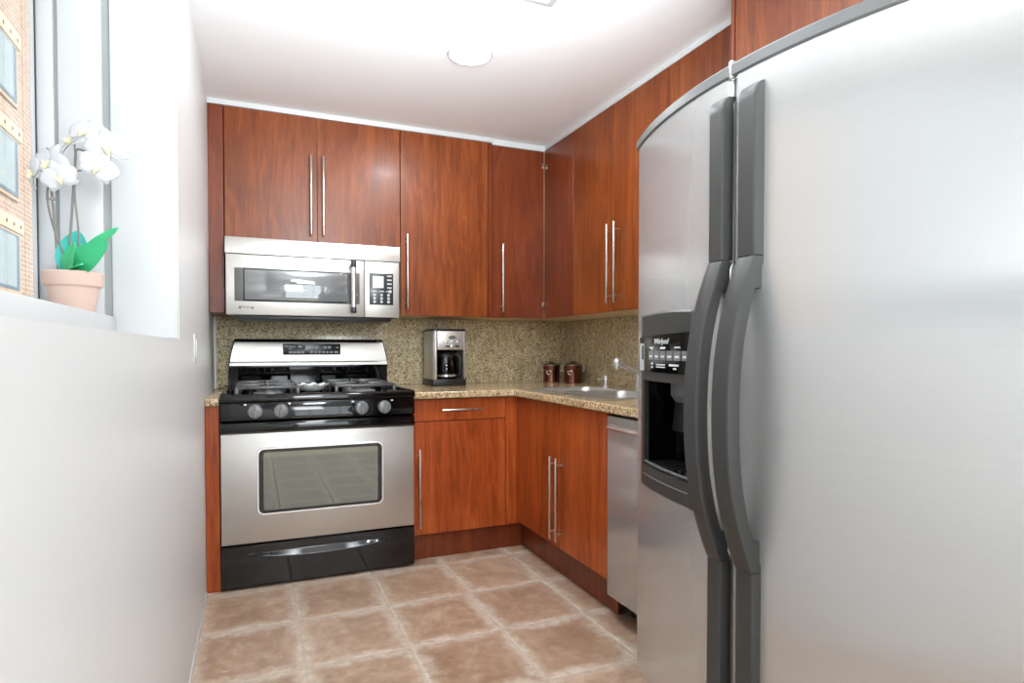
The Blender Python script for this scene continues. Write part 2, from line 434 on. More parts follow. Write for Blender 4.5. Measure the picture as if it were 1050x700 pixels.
def B(*a, **k): return MB().box(*a, **k)
# frames for lettering: facing -y (front wall) and facing -x (right wall)
def face_y(x, y, z): return Matrix.Translation((x, y, z)) @ Matrix(((1, 0, 0, 0), (0, 0, -1, 0), (0, 1, 0, 0), (0, 0, 0, 1)))
def face_x(x, y, z, ang=0.0): return Matrix.Translation((x, y, z)) @ Matrix.Rotation(ang, 4, 'Z') @ Matrix(((0, 0, -1, 0), (-1, 0, 0, 0), (0, 1, 0, 0), (0, 0, 0, 1)))

# key planes
XL, XR, YB, YR, ZC = -0.195, 1.94, 3.64, -2.0, 2.255
YU, XU = 3.27, 1.60        # wall-cabinet fronts on the back and right wall
YF, XF = 2.94, 1.27        # base-cabinet fronts
ZUB, ZUT = 1.232, 2.227    # wall cabinets bottom, top
CT, CB = 0.84, 0.806       # counter top, underside
# ------------------------------------------------------------------ setting
struct('floor', B(XL - 0.1, XR + 0.1, -0.6, YB + 0.1, -0.1, 0), 'floor', 'terracotta tile floor with pale worn edges')
struct('floor_rear', B(XL - 0.1, XR + 0.1, YR - 0.1, -0.6, -0.1, 0), 'bounce_oak', 'unseen wood floor of the adjoining room, made pale to bounce light')  # separate unseen piece added to bounce rear light to the ceiling
struct('ceiling', B(XL - 0.4, XR + 0.1, YR - 0.1, YB + 0.1, ZC, ZC + 0.1), 'ceil', 'plain white ceiling')
struct('wall_back', B(XL - 0.1, XR + 0.1, YB, YB + 0.1, 0, ZC), 'wall2')
struct('wall_right', B(XR, XR + 0.1, YR, YB, 0, ZC), 'wall2')
WY0, WY1, WZ0, WZ1 = -0.7, 1.98, 1.078, 2.12
m = MB()
xo = -0.533
m.box(xo, XL, YR, YB, 0, WZ0); m.box(xo, XL, YR, YB, WZ1, ZC); m.box(xo, XL, YR, WY0, WZ0, WZ1); m.box(xo, XL, WY1, YB, WZ0, WZ1)
struct('wall_left', m, 'wall', 'white painted wall with deep window opening')
RX0, RX1, RZ0, RZ1 = -0.1, 1.8, 0.1, 2.15
m = MB()
m.box(XL - 0.3, XR, YR - 0.12, YR, 0, RZ0); m.box(XL - 0.3, XR, YR - 0.12, YR, RZ1, ZC)
m.box(XL - 0.3, RX0, YR - 0.12, YR, RZ0, RZ1); m.box(RX1, XR, YR - 0.12, YR, RZ0, RZ1)
struct('wall_front', m, 'wall2')
# window on the left: boards on the far jamb with grey gaps, sash strip, glass, sill board
win = MB().box(-0.53, -0.519, WY1 - 0.016, WY1, WZ0 + 0.06, WZ1).build('window_1', 'white', origin=(0, 0, 0)); win['kind'] = 'structure'
win['label'] = 'white framed side window above deep sill'
WORLD[win.name] = (0, 0, 0)
m = MB(); m.box(-0.518, -0.481, WY1 - 0.012, WY1, WZ0 + 0.06, WZ1, 0.002); m.box(-0.472, -0.373, WY1 - 0.012, WY1, WZ0 + 0.06, WZ1, 0.003)
m.box(-0.354, XL - 0.002, WY1 - 0.012, WY1, WZ0 + 0.004, WZ1, 0.002)
struct('jamb_board', m, 'white', parent=win)
struct('jamb_seal', B(-0.519, -0.353, WY1 - 0.004, WY1, WZ0 + 0.06, WZ1), 'groove', parent=win)
struct('sash_seal', B(-0.5195, -0.5175, WY1 - 0.019, WY1, WZ0 + 0.06, WZ1), 'panel', parent=win)
struct('window_sill', B(-0.54, -0.346, WY0, WY1 - 0.012, WZ0, 1.139, 0.003), 'white', parent=win)
m = MB(); m.box(-0.54, -0.50, WY0, WY0 + 0.05, 1.139, WZ1); m.box(-0.54, -0.50, WY0, WY1 - 0.02, WZ1 - 0.05, WZ1); m.box(-0.54, -0.50, 0.55, 0.61, 1.139, WZ1)
struct('window_frame', m, 'white', parent=win)
struct('window_pane', B(-0.532, -0.528, WY0, WY1 - 0.016, 1.139, WZ1 - 0.05), 'glass', parent=win)
# window behind the camera
m = MB(); t_ = 0.05
m.box(RX0, RX0 + t_, YR - 0.08, YR - 0.02, RZ0, RZ1); m.box(RX1 - t_, RX1, YR - 0.08, YR - 0.02, RZ0, RZ1)
m.box(RX0, RX1, YR - 0.08, YR - 0.02, RZ0, RZ0 + t_); m.box(RX0, RX1, YR - 0.08, YR - 0.02, RZ1 - t_, RZ1)
for i in range(1, 4): m.box(RX0 + i * (RX1 - RX0) / 4 - 0.014, RX0 + i * (RX1 - RX0) / 4 + 0.014, YR - 0.07, YR - 0.03, RZ0, RZ1)
for i in range(1, 4): m.box(RX0, RX1, YR - 0.07, YR - 0.03, RZ0 + i * (RZ1 - RZ0) / 4 - 0.014, RZ0 + i * (RZ1 - RZ0) / 4 + 0.014)
w2 = struct('window_2', m, 'white', 'gridded window of the room behind the viewer')
struct('window_pane', B(RX0 + 0.01, RX1 - 0.01, YR - 0.053, YR - 0.049, RZ0 + 0.01, RZ1 - 0.01), 'glass', parent=w2)
# white strip closing the cabinets to the ceiling, floor bead
m = MB(); m.box(XL, 1.269, YU + 0.002, YB, ZUT + 0.003, ZC, 0.001); m.box(1.269, XR, YU + 0.012, YB, ZUT - 0.004, ZC, 0.001)
struct('trim_1', m, 'white', 'white strip between wall cabinets and ceiling')
struct('trim_2', B(XU + 0.004, XR, 1.528, YU + 0.012, ZUT + 0.003, ZC, 0.001), 'white')
struct('baseboard_left', B(XL, XL + 0.005, YR, 2.895, 0, 0.011, 0.002), 'white')

# ------------------------------------------------------------------ building across the street
fx = -6.3
bl = empty('brick_building', (fx, 20, -8), 'tan brick building seen through the side window', 'building')
MB().box(fx - 1.0, fx, 3.0, 34.0, -8, 16).build('wall', 'brick', bl)
for wy1 in (12.6, 17.3, 22.05, 26.7):
    for zc in (1.93, 4.62, 7.30, 10.0):
        wf = MB().box(fx, fx + 0.06, wy1 - 2.3, wy1, zc - 1.98, zc - 0.24).build('window_frame', 'fframe', bl)
        MB().box(fx + 0.055, fx + 0.075, wy1 - 2.2, wy1 - 0.13, zc - 1.88, zc - 0.30).build('sash', 'fgrey', wf)
        MB().box(fx + 0.072, fx + 0.085, wy1 - 2.1, wy1 - 0.42, zc - 1.80, zc - 0.36).build('pane', 'fglass', wf)
        lt = MB().box(fx, fx + 0.09, wy1 - 2.7, wy1 + 0.24, zc - 0.22, zc + 0.17, 0.01).build('lintel', 'cream', bl)
        for k in range(5): MB().cyl((fx + 0.085, wy1 - 0.05 - 0.55 * k, zc - 0.02), (fx + 0.10, wy1 - 0.05 - 0.55 * k, zc - 0.02), 0.06, n=10).build('stud', 'dot', lt)

# ------------------------------------------------------------------ refrigerator
FRX = 1.115
fr = empty('refrigerator', (1.3, 1.0, 0.0), 'large stainless side-by-side refrigerator with black handles and ice dispenser', 'refrigerator')
MB().box(1.122, 1.86, 0.468, 1.508, 0.03, 1.655, 0.006).build('body', 'char', fr)
MB().box(1.135, 1.18, 0.48, 1.49, 0.0, 0.1, 0.004).build('kick_grille', 'blackm', fr)
def fxs(y): return 0.949 + 0.46 * (y - 1.06) ** 2
def door_samples(y0, y1, extra=()):
    r = 0.016; ys = [y0 + r * (1 - math.cos(a)) for a in (0, .35, .7, 1.05, 1.4, 1.57)]
    ys += [y1 - r * (1 - math.cos(a)) for a in (1.57, 1.4, 1.05, .7, .35, 0)]
    n = 18; ys += [y0 + r + (y1 - y0 - 2 * r) * i / n for i in range(1, n)]
    ys = sorted(set(round(q, 5) for q in list(ys) + list(extra)))
    return ys, r
def door_front(y0, y1, r):
    def f(y, z):
        e = min(y - y0, y1 - y); dx = 0
        if e < r: dx = r - math.sqrt(max(0, r * r - (r - e) ** 2))
        return Vector((fxs(y) + dx, y, z))
    return f
DZ0, DZ1 = 0.12, 1.632
HY0, HY1, HZ0, HZ1 = 1.150, 1.412, 0.728, 0.972
# freezer door with an opening for the dispenser
y0, y1 = 1.034, 1.514
ys, r = door_samples(y0, y1, (HY0, HY1))
fd = MB().shell(ys, [DZ0, HZ0, HZ1, DZ1], door_front(y0, y1, r), lambda y, z: Vector((FRX, y, z)),
                lambda y, z: HY0 < y < HY1 and HZ0 < z < HZ1).build('freezer_door', 'steel_f', fr)
y0b, y1b = 0.468, 1.028
ys2, r = door_samples(y0b, y1b)
rd = MB().shell(ys2, [DZ0, 0.9, DZ1], door_front(y0b, y1b, r), lambda y, z: Vector((FRX, y, z))).build('fridge_door', 'steel_f', fr)
def cap(ya, yb):
    yy = [ya + (yb - ya) * i / 16 for i in range(17)]
    return MB().shell(yy, [1.632, 1.636, 1.656, 1.661], lambda y, z: Vector((fxs(y) - (0.005 if 1.634 < z < 1.658 else 0.001), y, z)), lambda y, z: Vector((FRX, y, z)))
cap(1.0335, 1.5155).build('top_trim', 'trimgrey', fd); cap(0.468, 1.0285).build('top_trim', 'trimgrey', rd)
MB().box(0.944, 0.975, 1.026, 1.036, 1.630, 1.668, 0.003).build('hinge_clip', 'steel_p', fr)
def handle(ya, yb, parent):
    xm = (fxs((ya + yb) / 2)); th = 0.026
    hd = None
    def seg(zs, off, name, par):
        loops = []
        for z in zs:
            xo_ = xm - off(z); t2 = th if off(z) < 0.02 else 0.03
            w0, w1 = ya, yb
            bvv = 0.005
            # rounded outer edges
            loops.append([(xo_, w0 + bvv, z), (xo_, w1 - bvv, z), (xo_ + bvv * .5, w1 - bvv * .3, z), (xo_ + bvv * 1.4, w1, z), (xo_ + t2, w1, z), (xo_ + t2, w0, z), (xo_ + bvv * 1.4, w0, z), (xo_ + bvv * .5, w0 + bvv * .3, z)])
        return MB().loft(loops, True, True).build(name, 'char', par)
    flat = lambda z: 0.022
    zt = [1.242, 1.4, 1.560, 1.578, 1.588, 1.594]
    def topoff(z): return 0.022 if z <= 1.56 else 0.022 * math.sqrt(max(0.0, 1 - ((z - 1.56) / 0.0345) ** 2)) + 0.001
    h0 = seg(zt, topoff, 'handle', parent)
    zg = [0.592 + (1.240 - 0.592) * i / 28 for i in range(29)]
    def bow(z):
        u = (z - 0.916) / 0.324
        return 0.022 + 0.066 * max(0.0, 1 - abs(u) ** 2.3)
    seg(zg, bow, 'grip', h0)
    seg([0.16, 0.165, 0.4, 0.590], lambda z: 0.020 if z > 0.161 else 0.010, 'lower_strip', h0)
    for za, zb in ((1.175, 1.24), (0.592, 0.655)):
        m = MB(); m.prism([(xm - bow(za) + 0.012, za), (xm - bow(zb) + 0.012, zb), (xm + 0.004, zb), (xm + 0.004, za)], 'y', ya + 0.004, yb - 0.004); m.build('bracket', 'char', h0)
    return h0
handle(1.033, 1.078, fd); handle(0.944, 0.995, rd)
# dispenser
def dfront(off): return lambda y, z: Vector((fxs(y) - off, y, z))
DY0, DY1, DS0, DS1 = 1.118, 1.445, 0.672, 1.142
yy = sorted(set([DY0 + (DY1 - DY0) * i / 14 for i in range(15)] + [HY0 + 0.008, HY1 - 0.008]))
def toparc(y, z):
    k = (y - DY0) / (DY1 - DY0)
    zz = z + (0.006 * math.sin(math.pi * k) if z > 1.1 else 0)
    return zz
def ring(off):
    return lambda y, z: Vector((fxs(y) - off + (0.006 if (y in (yy[0], yy[-1]) or z in (DS0, DS1)) else 0), y, toparc(y, z)))
dp = MB().shell(yy, [DS0, DS0 + 0.006, HZ0 + 0.006, HZ1 - 0.006, DS1 - 0.006, DS1], ring(0.012), lambda y, z: Vector((fxs(y) + 0.004, y, toparc(y, z))),
                lambda y, z: HY0 + 0.008 < y < HY1 - 0.008 and HZ0 + 0.006 < z < HZ1 - 0.006).build('dispenser', 'char', fd)
m = MB(); rx = 1.092
m.shell([HY0 + 0.006, HY1 - 0.006], [HZ0 + 0.004, HZ1 - 0.004], lambda y, z: Vector((rx, y, z)), lambda y, z: Vector((rx + 0.012, y, z)))
m.prism([(0.955, HY0 + 0.002), (rx + 0.01, HY0 + 0.03), (rx + 0.01, HY0 + 0.002)], 'z', HZ0 + 0.002, HZ1 - 0.002)
m.prism([(1.0, HY1 - 0.002), (rx + 0.01, HY1 - 0.02), (rx + 0.01, HY1 - 0.002)], 'z', HZ0 + 0.002, HZ1 - 0.002)
m.prism([(fxs(HY0) , HY0 + 0.002), (fxs(HY1), HY1 - 0.002), (rx + 0.01, HY1 - 0.002), (rx + 0.01, HY0 + 0.002)], 'z', HZ0, HZ0 + 0.008)
m.prism([(fxs(HY0) , HY0 + 0.002), (fxs(HY1), HY1 - 0.002), (rx + 0.01, HY1 - 0.002), (rx + 0.01, HY0 + 0.002)], 'z', HZ1 - 0.008, HZ1)
m.build('recess', 'black', dp)
yl = [HY0 + 0.008 + (HY1 - HY0 - 0.016) * i / 8 for i in range(9)]
MB().tube([(fxs(y) - 0.006, y, 0.742) for y in yl], 0.0035, 8).build('edge_bead', 'trimgrey', dp)
MB().tube([(fxs(y) - 0.0125, y, 0.708) for y in yl], 0.002, 8).build('edge_bead', 'trimgrey', dp)
for ya, yb in ((1.185, 1.255), (1.295, 1.365)):
    pdl = MB().prism([(1.055, 0.83), (1.070, 0.955), (1.080, 0.955), (1.066, 0.825)], 'y', ya, yb, 0.003).build('paddle', 'blackm', dp)
MB().prism([(1.045, 0.968), (1.045, 0.925), (1.062, 0.905), (1.085, 0.905), (1.085, 0.968)], 'y', 1.19, 1.36, 0.004).build('chute', 'knob', dp)
m = MB()
for k in range(9): m.box(0.995, 1.085, 1.17 + k * 0.027, 1.182 + k * 0.027, HZ0 + 0.008, HZ0 + 0.014)
m.build('drip_tray', 'panel', dp)
# control panel: glossy black, silver key at its far end, print
PZ0, PZ1 = 0.990, 1.084
yp = [1.125 + (1.398 - 1.125) * i / 10 for i in range(11)]
cp = MB().shell(yp, [PZ0, PZ1], lambda y, z: Vector((fxs(y) - 0.0145, y, z + (0.008 * (1.398 - y) / 0.27 if z > 1.05 else 0))), lambda y, z: Vector((fxs(y) - 0.010, y, z))).build('control_panel', 'black', dp)
ysv = [1.400 + 0.036 * i / 3 for i in range(4)]
MB().shell(ysv, [0.992, 1.066], dfront(0.015), dfront(0.010)).build('filter_cover', 'btn', dp)
MB().shell([1.404, 1.414], [1.022, 1.060], dfront(0.0165), dfront(0.014)).build('filter_button', 'panel', dp)
MB().shell(ysv, [1.0665, 1.082], dfront(0.015), dfront(0.010)).build('filter_hood', 'blackm', dp)
def dtext(body, y, z, size, mat, name, shear=0.0):
    ang = math.atan(-0.92 * (y - 1.06))
    MB().text(body, face_x(fxs(y) - 0.0152, y, z, -math.atan(0.92 * (y - 1.06))), size, 0.0003, shear=shear).build(name, mat, cp)
dtext('Whirlpool', 1.285, 1.070, 0.020, 'text_w', 'logo', 0.35)
for k in range(6):
    yk = 1.362 - k * 0.036
    MB().shell([yk - 0.031, yk], [1.022, 1.046], dfront(0.0153), dfront(0.014)).build('key', 'knob', cp)
m = MB()
for k in range(6):
    yk = 1.362 - k * 0.036
    m.shell([yk - 0.025, yk - 0.006], [1.029, 1.034], dfront(0.0158), dfront(0.0150))
    if k % 2 == 0: m.shell([yk - 0.030, yk - 0.004 ], [1.053, 1.056], dfront(0.0153), dfront(0.0142))
m.shell([1.262, 1.29], [1.0505, 1.0535], dfront(0.0153), dfront(0.0142)); m.shell([1.335, 1.345], [1.049, 1.0525], dfront(0.0153), dfront(0.0142))
for zz in (1.010, 1.001): m.shell([1.334, 1.345], [zz, zz + 0.005], dfront(0.0153), dfront(0.0142))
for zz in (1.009, 1.003): m.shell([1.262, 1.312], [zz, zz + 0.0028], dfront(0.0153), dfront(0.0142))
m.shell([1.195, 1.24], [1.008, 1.013], dfront(0.0153), dfront(0.0142)); m.shell([1.205, 1.22], [1.000, 1.004], dfront(0.0153), dfront(0.0142))
m.build('print', 'text_w', cp)

# ------------------------------------------------------------------ cabinets
def bar_handle(p0, p1, nrm, r=0.0055, stand=0.034, name='handle', parent=None, inset=0.035):
    p0, p1, nrm = Vector(p0), Vector(p1), Vector(nrm); d = (p1 - p0).normalized()
    m = MB(); m.cyl(p0, p1, r, n=16, bv=0.001)
    for q in (p0 + d * inset, p1 - d * inset): m.cyl(q, q - nrm * stand, r * 0.75, n=12)
    return m.build(name, 'nickel', parent)
G = 0.0016
def dy(x0, x1, z0, z1, y, mat, parent, name='door', th=0.019):
    return MB().box(x0 + G, x1 - G, y, y + th, z0 + G, z1 - G, 0.0012, 1).build(name, mat, parent)
def dx(y0, y1, z0, z1, x, mat, parent, name='door', th=0.019):
    return MB().box(x, x + th, y0 + G, y1 - G, z0 + G, z1 - G, 0.0012, 1).build(name, mat, parent)
def carcass(x0, x1, y0, y1, z0, z1, mat, parent): return MB().box(x0, x1, y0, y1, z0, z1, 0.001, 1).build('carcass', mat, parent)

o = MB().box(XL + 0.001, -0.1275, YU + 0.001, YU + 0.36, ZUB - 0.004, ZUT, 0.001, 1).build('end_panel', 'wood_dk')
tag(o, 'narrow cherry filler panel between left wall and cabinet over the microwave', 'cabinet panel')
MZT = 1.592
c = empty('wall_cabinet', (0.305, 3.45, MZT), 'short cherry wall cabinet with two doors above the microwave', 'cabinet', 'cherry wall cabinets')
carcass(-0.1245, 0.7315, YU + 0.021, YB - 0.002, MZT + 0.003, ZUT, 'maple', c)
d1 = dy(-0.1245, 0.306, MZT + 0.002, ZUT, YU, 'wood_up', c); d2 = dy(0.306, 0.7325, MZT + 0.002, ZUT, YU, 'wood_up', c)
bar_handle((0.274, YU - 0.034, 1.628), (0.274, YU - 0.034, 2.03), (0, -1, 0), parent=d1)
bar_handle((0.334, YU - 0.034, 1.628), (0.334, YU - 0.034, 2.03), (0, -1, 0), parent=d2)
c = empty('wall_cabinet', (1.0, 3.45, ZUB), 'tall single-door cherry wall cabinet directly right of the microwave', 'cabinet', 'cherry wall cabinets')
carcass(0.7345, 1.266, YU + 0.021, YB - 0.002, ZUB + 0.003, ZUT, 'maple', c)
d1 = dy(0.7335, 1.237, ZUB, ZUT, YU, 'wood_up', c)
bar_handle((0.765, YU - 0.034, 1.268), (0.765, YU - 0.034, 1.668), (0, -1, 0), parent=d1)
dy(1.2375, 1.2665, ZUB, ZUT, YU + 0.003, 'wood_dk', c, 'filler')
c = empty('corner_cabinet', (1.45, 3.45, ZUB), 'darker cherry corner wall cabinet above the canisters', 'cabinet', 'cherry wall cabinets')
carcass(1.269, XR - 0.002, YU + 0.034, YB - 0.002, ZUB + 0.003, ZUT - 0.006, 'maple', c)
d1 = dy(1.268, 1.5985, ZUB, ZUT - 0.006, YU + 0.012, 'wood_dk', c)
bar_handle((1.322, YU - 0.024, 1.262), (1.322, YU - 0.024, 1.656), (0, -1, 0), stand=0.036, parent=d1)
for z in (1.30, 2.12): MB().box(1.585, 1.597, YU + 0.004, YU + 0.0125, z, z + 0.03, 0.001).build('hinge', 'nickel', d1)
carcass(XU + 0.021, XR - 0.002, 2.927, YU + 0.0335, ZUB + 0.003, ZUT - 0.001, 'maple', c)
dx(2.926, YU + 0.009, ZUB, ZUT, XU, 'wood_dk', c, 'side_panel')
c = empty('wall_cabinet', (1.77, 2.52, ZUB), 'double-door cherry wall cabinet above the sink', 'cabinet', 'cherry wall cabinets')
carcass(XU + 0.021, XR - 0.002, 2.111, 2.924, ZUB + 0.003, ZUT, 'maple', c)
d1 = dx(2.523, 2.9245, ZUB, ZUT, XU, 'wood_up', c); d2 = dx(2.1095, 2.522, ZUB, ZUT, XU, 'wood_up', c)
bar_handle((XU - 0.036, 2.527, 1.270), (XU - 0.036, 2.527, 1.650), (-1, 0, 0), parent=d1, stand=0.036)
bar_handle((XU - 0.036, 2.464, 1.270), (XU - 0.036, 2.464, 1.652), (-1, 0, 0), parent=d2, stand=0.036)
c = empty('wall_cabinet', (1.77, 1.82, ZUB), 'cherry wall cabinet half hidden behind the refrigerator top', 'cabinet', 'cherry wall cabinets')
carcass(XU + 0.021, XR - 0.002, 1.53, 2.107, ZUB + 0.003, ZUT, 'maple', c)
dx(1.53, 2.1085, ZUB, ZUT, XU, 'wood_up', c)
o = MB().box(1.40, XR - 0.001, 1.5115, 1.5265, 0.0, ZC - 0.001, 0.001, 1).build('end_panel', 'wood_dk')
tag(o, 'tall cherry side panel standing beside the refrigerator', 'cabinet panel')
c = empty('over_fridge_cabinet', (1.66, 1.0, 1.72), 'deep cherry cabinet above the refrigerator', 'cabinet', 'cherry wall cabinets')
carcass(1.422, XR - 0.002, 0.45, 1.508, 1.72, ZC - 0.004, 'wood_dk', c)
dx(0.98, 1.5095, 1.718, ZC - 0.003, 1.402, 'wood_up', c); dx(0.45, 0.979, 1.718, ZC - 0.003, 1.402, 'wood_up', c)

# base cabinets
o = MB().box(XL + 0.002, -0.139, 2.905, 3.60, 0.001, CB - 0.001, 0.001, 1).build('end_panel', 'wood_lo')
tag(o, 'narrow cherry end panel on the floor left of the gas range', 'cabinet panel')
c = empty('base_cabinet', (1.0, 3.3, 0), 'cherry base cabinet with one drawer and one door right of the gas range', 'cabinet', 'cherry base cabinets')
carcass(0.722, 1.285, YF + 0.021, YB - 0.02, 0.128, CB - 0.001, 'wood_dk', c)
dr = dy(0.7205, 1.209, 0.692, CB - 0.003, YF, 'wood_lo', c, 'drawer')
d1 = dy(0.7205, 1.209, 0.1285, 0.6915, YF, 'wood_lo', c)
dy(1.2095, 1.312, 0.1285, CB - 0.003, YF + 0.002, 'wood_lo', c, 'filler')
bar_handle((0.858, YF - 0.034, 0.748), (1.075, YF - 0.034, 0.748), (0, -1, 0), parent=dr)
bar_handle((0.745, YF - 0.034, 0.170), (0.745, YF - 0.034, 0.560), (0, -1, 0), parent=d1)
MB().box(0.722, 1.335, YF + 0.03, YF + 0.045, 0.001, 0.1275, 0.001, 1).build('toe_kick', 'wood_dk', c)
c = empty('sink_cabinet', (1.6, 2.5, 0), 'cherry base cabinet with two doors under the sink', 'cabinet', 'cherry base cabinets')
carcass(XF + 0.021, 1.32, 2.04, 2.94, 0.146, CB - 0.001, 'wood_dk', c)
MB().box(1.335, XR - 0.02, 2.04, 2.95, 0.146, 0.62, 0.001, 1).build('cupboard_box', 'maple', c)
d1 = dx(2.447, 2.934, 0.1455, CB - 0.003, XF, 'wood_lo', c); d2 = dx(2.040, 2.446, 0.1455, CB - 0.003, XF, 'wood_lo', c)
bar_handle((XF - 0.035, 2.475, 0.187), (XF - 0.035, 2.475, 0.565), (-1, 0, 0), parent=d1)
bar_handle((XF - 0.035, 2.416, 0.187), (XF - 0.035, 2.416, 0.565), (-1, 0, 0), parent=d2)
MB().box(1.318, 1.334, 2.0365, YF + 0.028, 0.001, 0.1445, 0.001, 1).build('toe_kick', 'wood_dk', c)

# dishwasher
c = empty('dishwasher', (1.55, 1.80, 0), 'stainless dishwasher between the sink cabinet and the refrigerator', 'dishwasher')
MB().box(XF + 0.02, 1.88, 1.56, 2.032, 0.11, CB - 0.004, 0.002).build('body', 'blackm', c)
dwd = MB().box(XF - 0.004, XF + 0.019, 1.556, 2.0345, 0.092, CB - 0.014, 0.003).build('door', 'steel_f', c)
m = MB(); m.tube([(XF - 0.004, 2.005, 0.752), (XF - 0.022, 1.998, 0.752), (XF - 0.028, 1.98, 0.752), (XF - 0.028, 1.61, 0.752), (XF - 0.022, 1.592, 0.752), (XF - 0.004, 1.585, 0.752)], 0.010, 12)
m.build('handle', 'steel_p', dwd)
MB().box(1.36, 1.40, 1.56, 2.005, 0.0, 0.10).build('kick_plate', 'blackm', c)

# ------------------------------------------------------------------ counters and splash
SX0, SX1, SY0, SY1 = 1.305, 1.805, 2.14, 3.005
m = MB()
us = [0.7165, 1.245, SX0 + 0.012, SX1 - 0.012, XR - 0.001]; vs = [1.531, SY0 + 0.012, SY1 - 0.012, 2.912, YB - 0.001]
vs = sorted(vs)
def ct_hole(u, v): return (u < 1.245 and v < 2.912) or (SX0 + 0.012 < u < SX1 - 0.012 and SY0 + 0.012 < v < SY1 - 0.012)
m.shell(us, vs, lambda u, v: Vector((u, v, CT)), lambda u, v: Vector((u, v, CB)), ct_hole)
o = m.build('countertop', 'counter'); tag(o, 'tan speckled granite counter running round the corner under the sink', 'countertop')
bv = o.modifiers.new('round', 'BEVEL'); bv.width = 0.005; bv.segments = 2; bv.limit_method = 'ANGLE'
o = MB().box(XL + 0.001, -0.1375, 2.885, YB - 0.001, CB, CT, 0.004).build('countertop', 'counter')
tag(o, 'narrow granite counter strip between left wall and gas range', 'countertop')
o = MB().box(XL + 0.012, XR - 0.001, YB - 0.018, YB - 0.0005, CT + 0.001, ZUB + 0.002, 0.001).build('backsplash', 'splash')
tag(o, 'olive granite backsplash on the wall behind range and coffee maker', 'backsplash')
o = MB().box(XR - 0.018, XR - 0.0005, 1.531, YB - 0.0185, CT + 0.001, ZUB + 0.002, 0.001).build('backsplash', 'splash')
tag(o, 'granite backsplash on the wall behind the sink faucet', 'backsplash')

# sink
def rrect(x0, x1, y0, y1, r, z, n=6):
    pts = []
    for cx_, cy_, a0 in ((x1 - r, y1 - r, 0), (x0 + r, y1 - r, 90), (x0 + r, y0 + r, 180), (x1 - r, y0 + r, 270)):
        for i in range(n + 1):
            a = math.radians(a0 + 90 * i / n); pts.append((cx_ + r * math.cos(a), cy_ + r * math.sin(a), z))
    return pts
sk = empty('sink', (1.55, 2.57, CT), 'stainless double-bowl sink set in the counter by the window-side corner', 'sink')
sk['label'] = 'stainless double-bowl sink set into the granite counter'
us = [SX0, 1.362, 1.706, SX1]; vs = [SY0, SY0 + 0.06, 2.600, 2.638, SY1 - 0.062, SY1]
zt = CT + 0.004
def rim_hole(u, v): return 1.362 < u < 1.706 and (SY0 + 0.06 < v < 2.600 or 2.638 < v < SY1 - 0.062)
m = MB(); m.shell(us, vs, lambda u, v: Vector((u, v, zt - (0.0025 if u in (SX0, SX1) or v in (SY0, SY1) else 0))), lambda u, v: Vector((u, v, CT + 0.0003)), rim_hole)
m.build('rim', 'steel_p', sk)
for ya, yb in ((SY0 + 0.06, 2.600), (2.638, SY1 - 0.062)):
    x0, x1 = 1.362, 1.706
    m = MB(); lo = [rrect(x0 - 0.001, x1 + 0.001, ya - 0.001, yb + 0.001, 0.004, zt - 0.001), rrect(x0 - .001, x1 + .001, ya - .001, yb + .001, 0.05, zt - 0.0035), rrect(x0 + 0.004, x1 - 0.004, ya + 0.004, yb - 0.004, 0.055, zt - 0.02),
                    rrect(x0 + 0.012, x1 - 0.012, ya + 0.012, yb - 0.012, 0.06, zt - 0.14), rrect(x0 + 0.03, x1 - 0.03, ya + 0.03, yb - 0.03, 0.06, zt - 0.165)]
    m.loft(lo, False, True)
    bwl = m.build('bowl', 'steel', sk)
    MB().lathe(((x0 + x1) / 2, (ya + yb) / 2, zt - 0.1645), [(0, 0.003), (0.025, 0.003), (0.04, 0.002), (0.042, 0)], 24).build('drain', 'chrome', bwl)
# faucet
fc = empty('faucet', (1.775, 2.55, CT + 0.004), 'chrome single-lever faucet at the back of the sink', 'faucet')
MB().lathe((1.775, 2.55, CT + 0.004), [(0, 0), (0.03, 0), (0.03, 0.006), (0.024, 0.012), (0.023, 0.07), (0.025, 0.09), (0.02, 0.105), (0, 0.11)], 28).build('body', 'chrome', fc)
t = Vector((1.62, 2.515, 0.987)); b = Vector((1.775, 2.547, 0.93))
sp = MB().tube([b, b.lerp(t, 0.5), b.lerp(t, 0.86)], 0.013, 16, [0.016, 0.0155, 0.015]).build('spout', 'chrome', fc)
m = MB().sphere(t, 0.024, (1, 1, 1), 24); m.cyl(t + Vector((0, 0, -0.01)), t + Vector((0, 0, -0.034)), 0.013, 0.011, 20, 0.002)
m.build('spray_head', 'chrome', sp)
MB().tube([(1.775, 2.55, 0.95), (1.785, 2.56, 0.975), (1.83, 2.60, 1.0)], 0.007, 12, [0.011, 0.009, 0.006]).build('lever', 'chrome', fc)
o = empty('soap_dispenser', (1.77, 2.86, CT + 0.004), 'small chrome soap pump on the sink rim left of the faucet', 'soap dispenser')
MB().lathe((1.77, 2.86, CT + 0.004), [(0, 0), (0.018, 0), (0.017, 0.006), (0.010, 0.012), (0.009, 0.03), (0.013, 0.034), (0.013, 0.05), (0.010, 0.062), (0, 0.064)], 24).build('pump', 'chrome', o)
MB().tube([(1.77, 2.86, CT + 0.05), (1.74, 2.853, CT + 0.054), (1.715, 2.848, CT + 0.048)], 0.005, 10).build('nozzle', 'chrome', o)

# ------------------------------------------------------------------ gas range
GX0, GX1 = -0.135, 0.711
gr = empty('gas_range', (0.288, 3.2, 0), 'freestanding stainless gas range with black front and backguard', 'gas range')
MB().box(GX0 + 0.003, GX1 - 0.003, 2.925, 3.60, 0.03, 0.835, 0.003).build('body', 'black', gr)
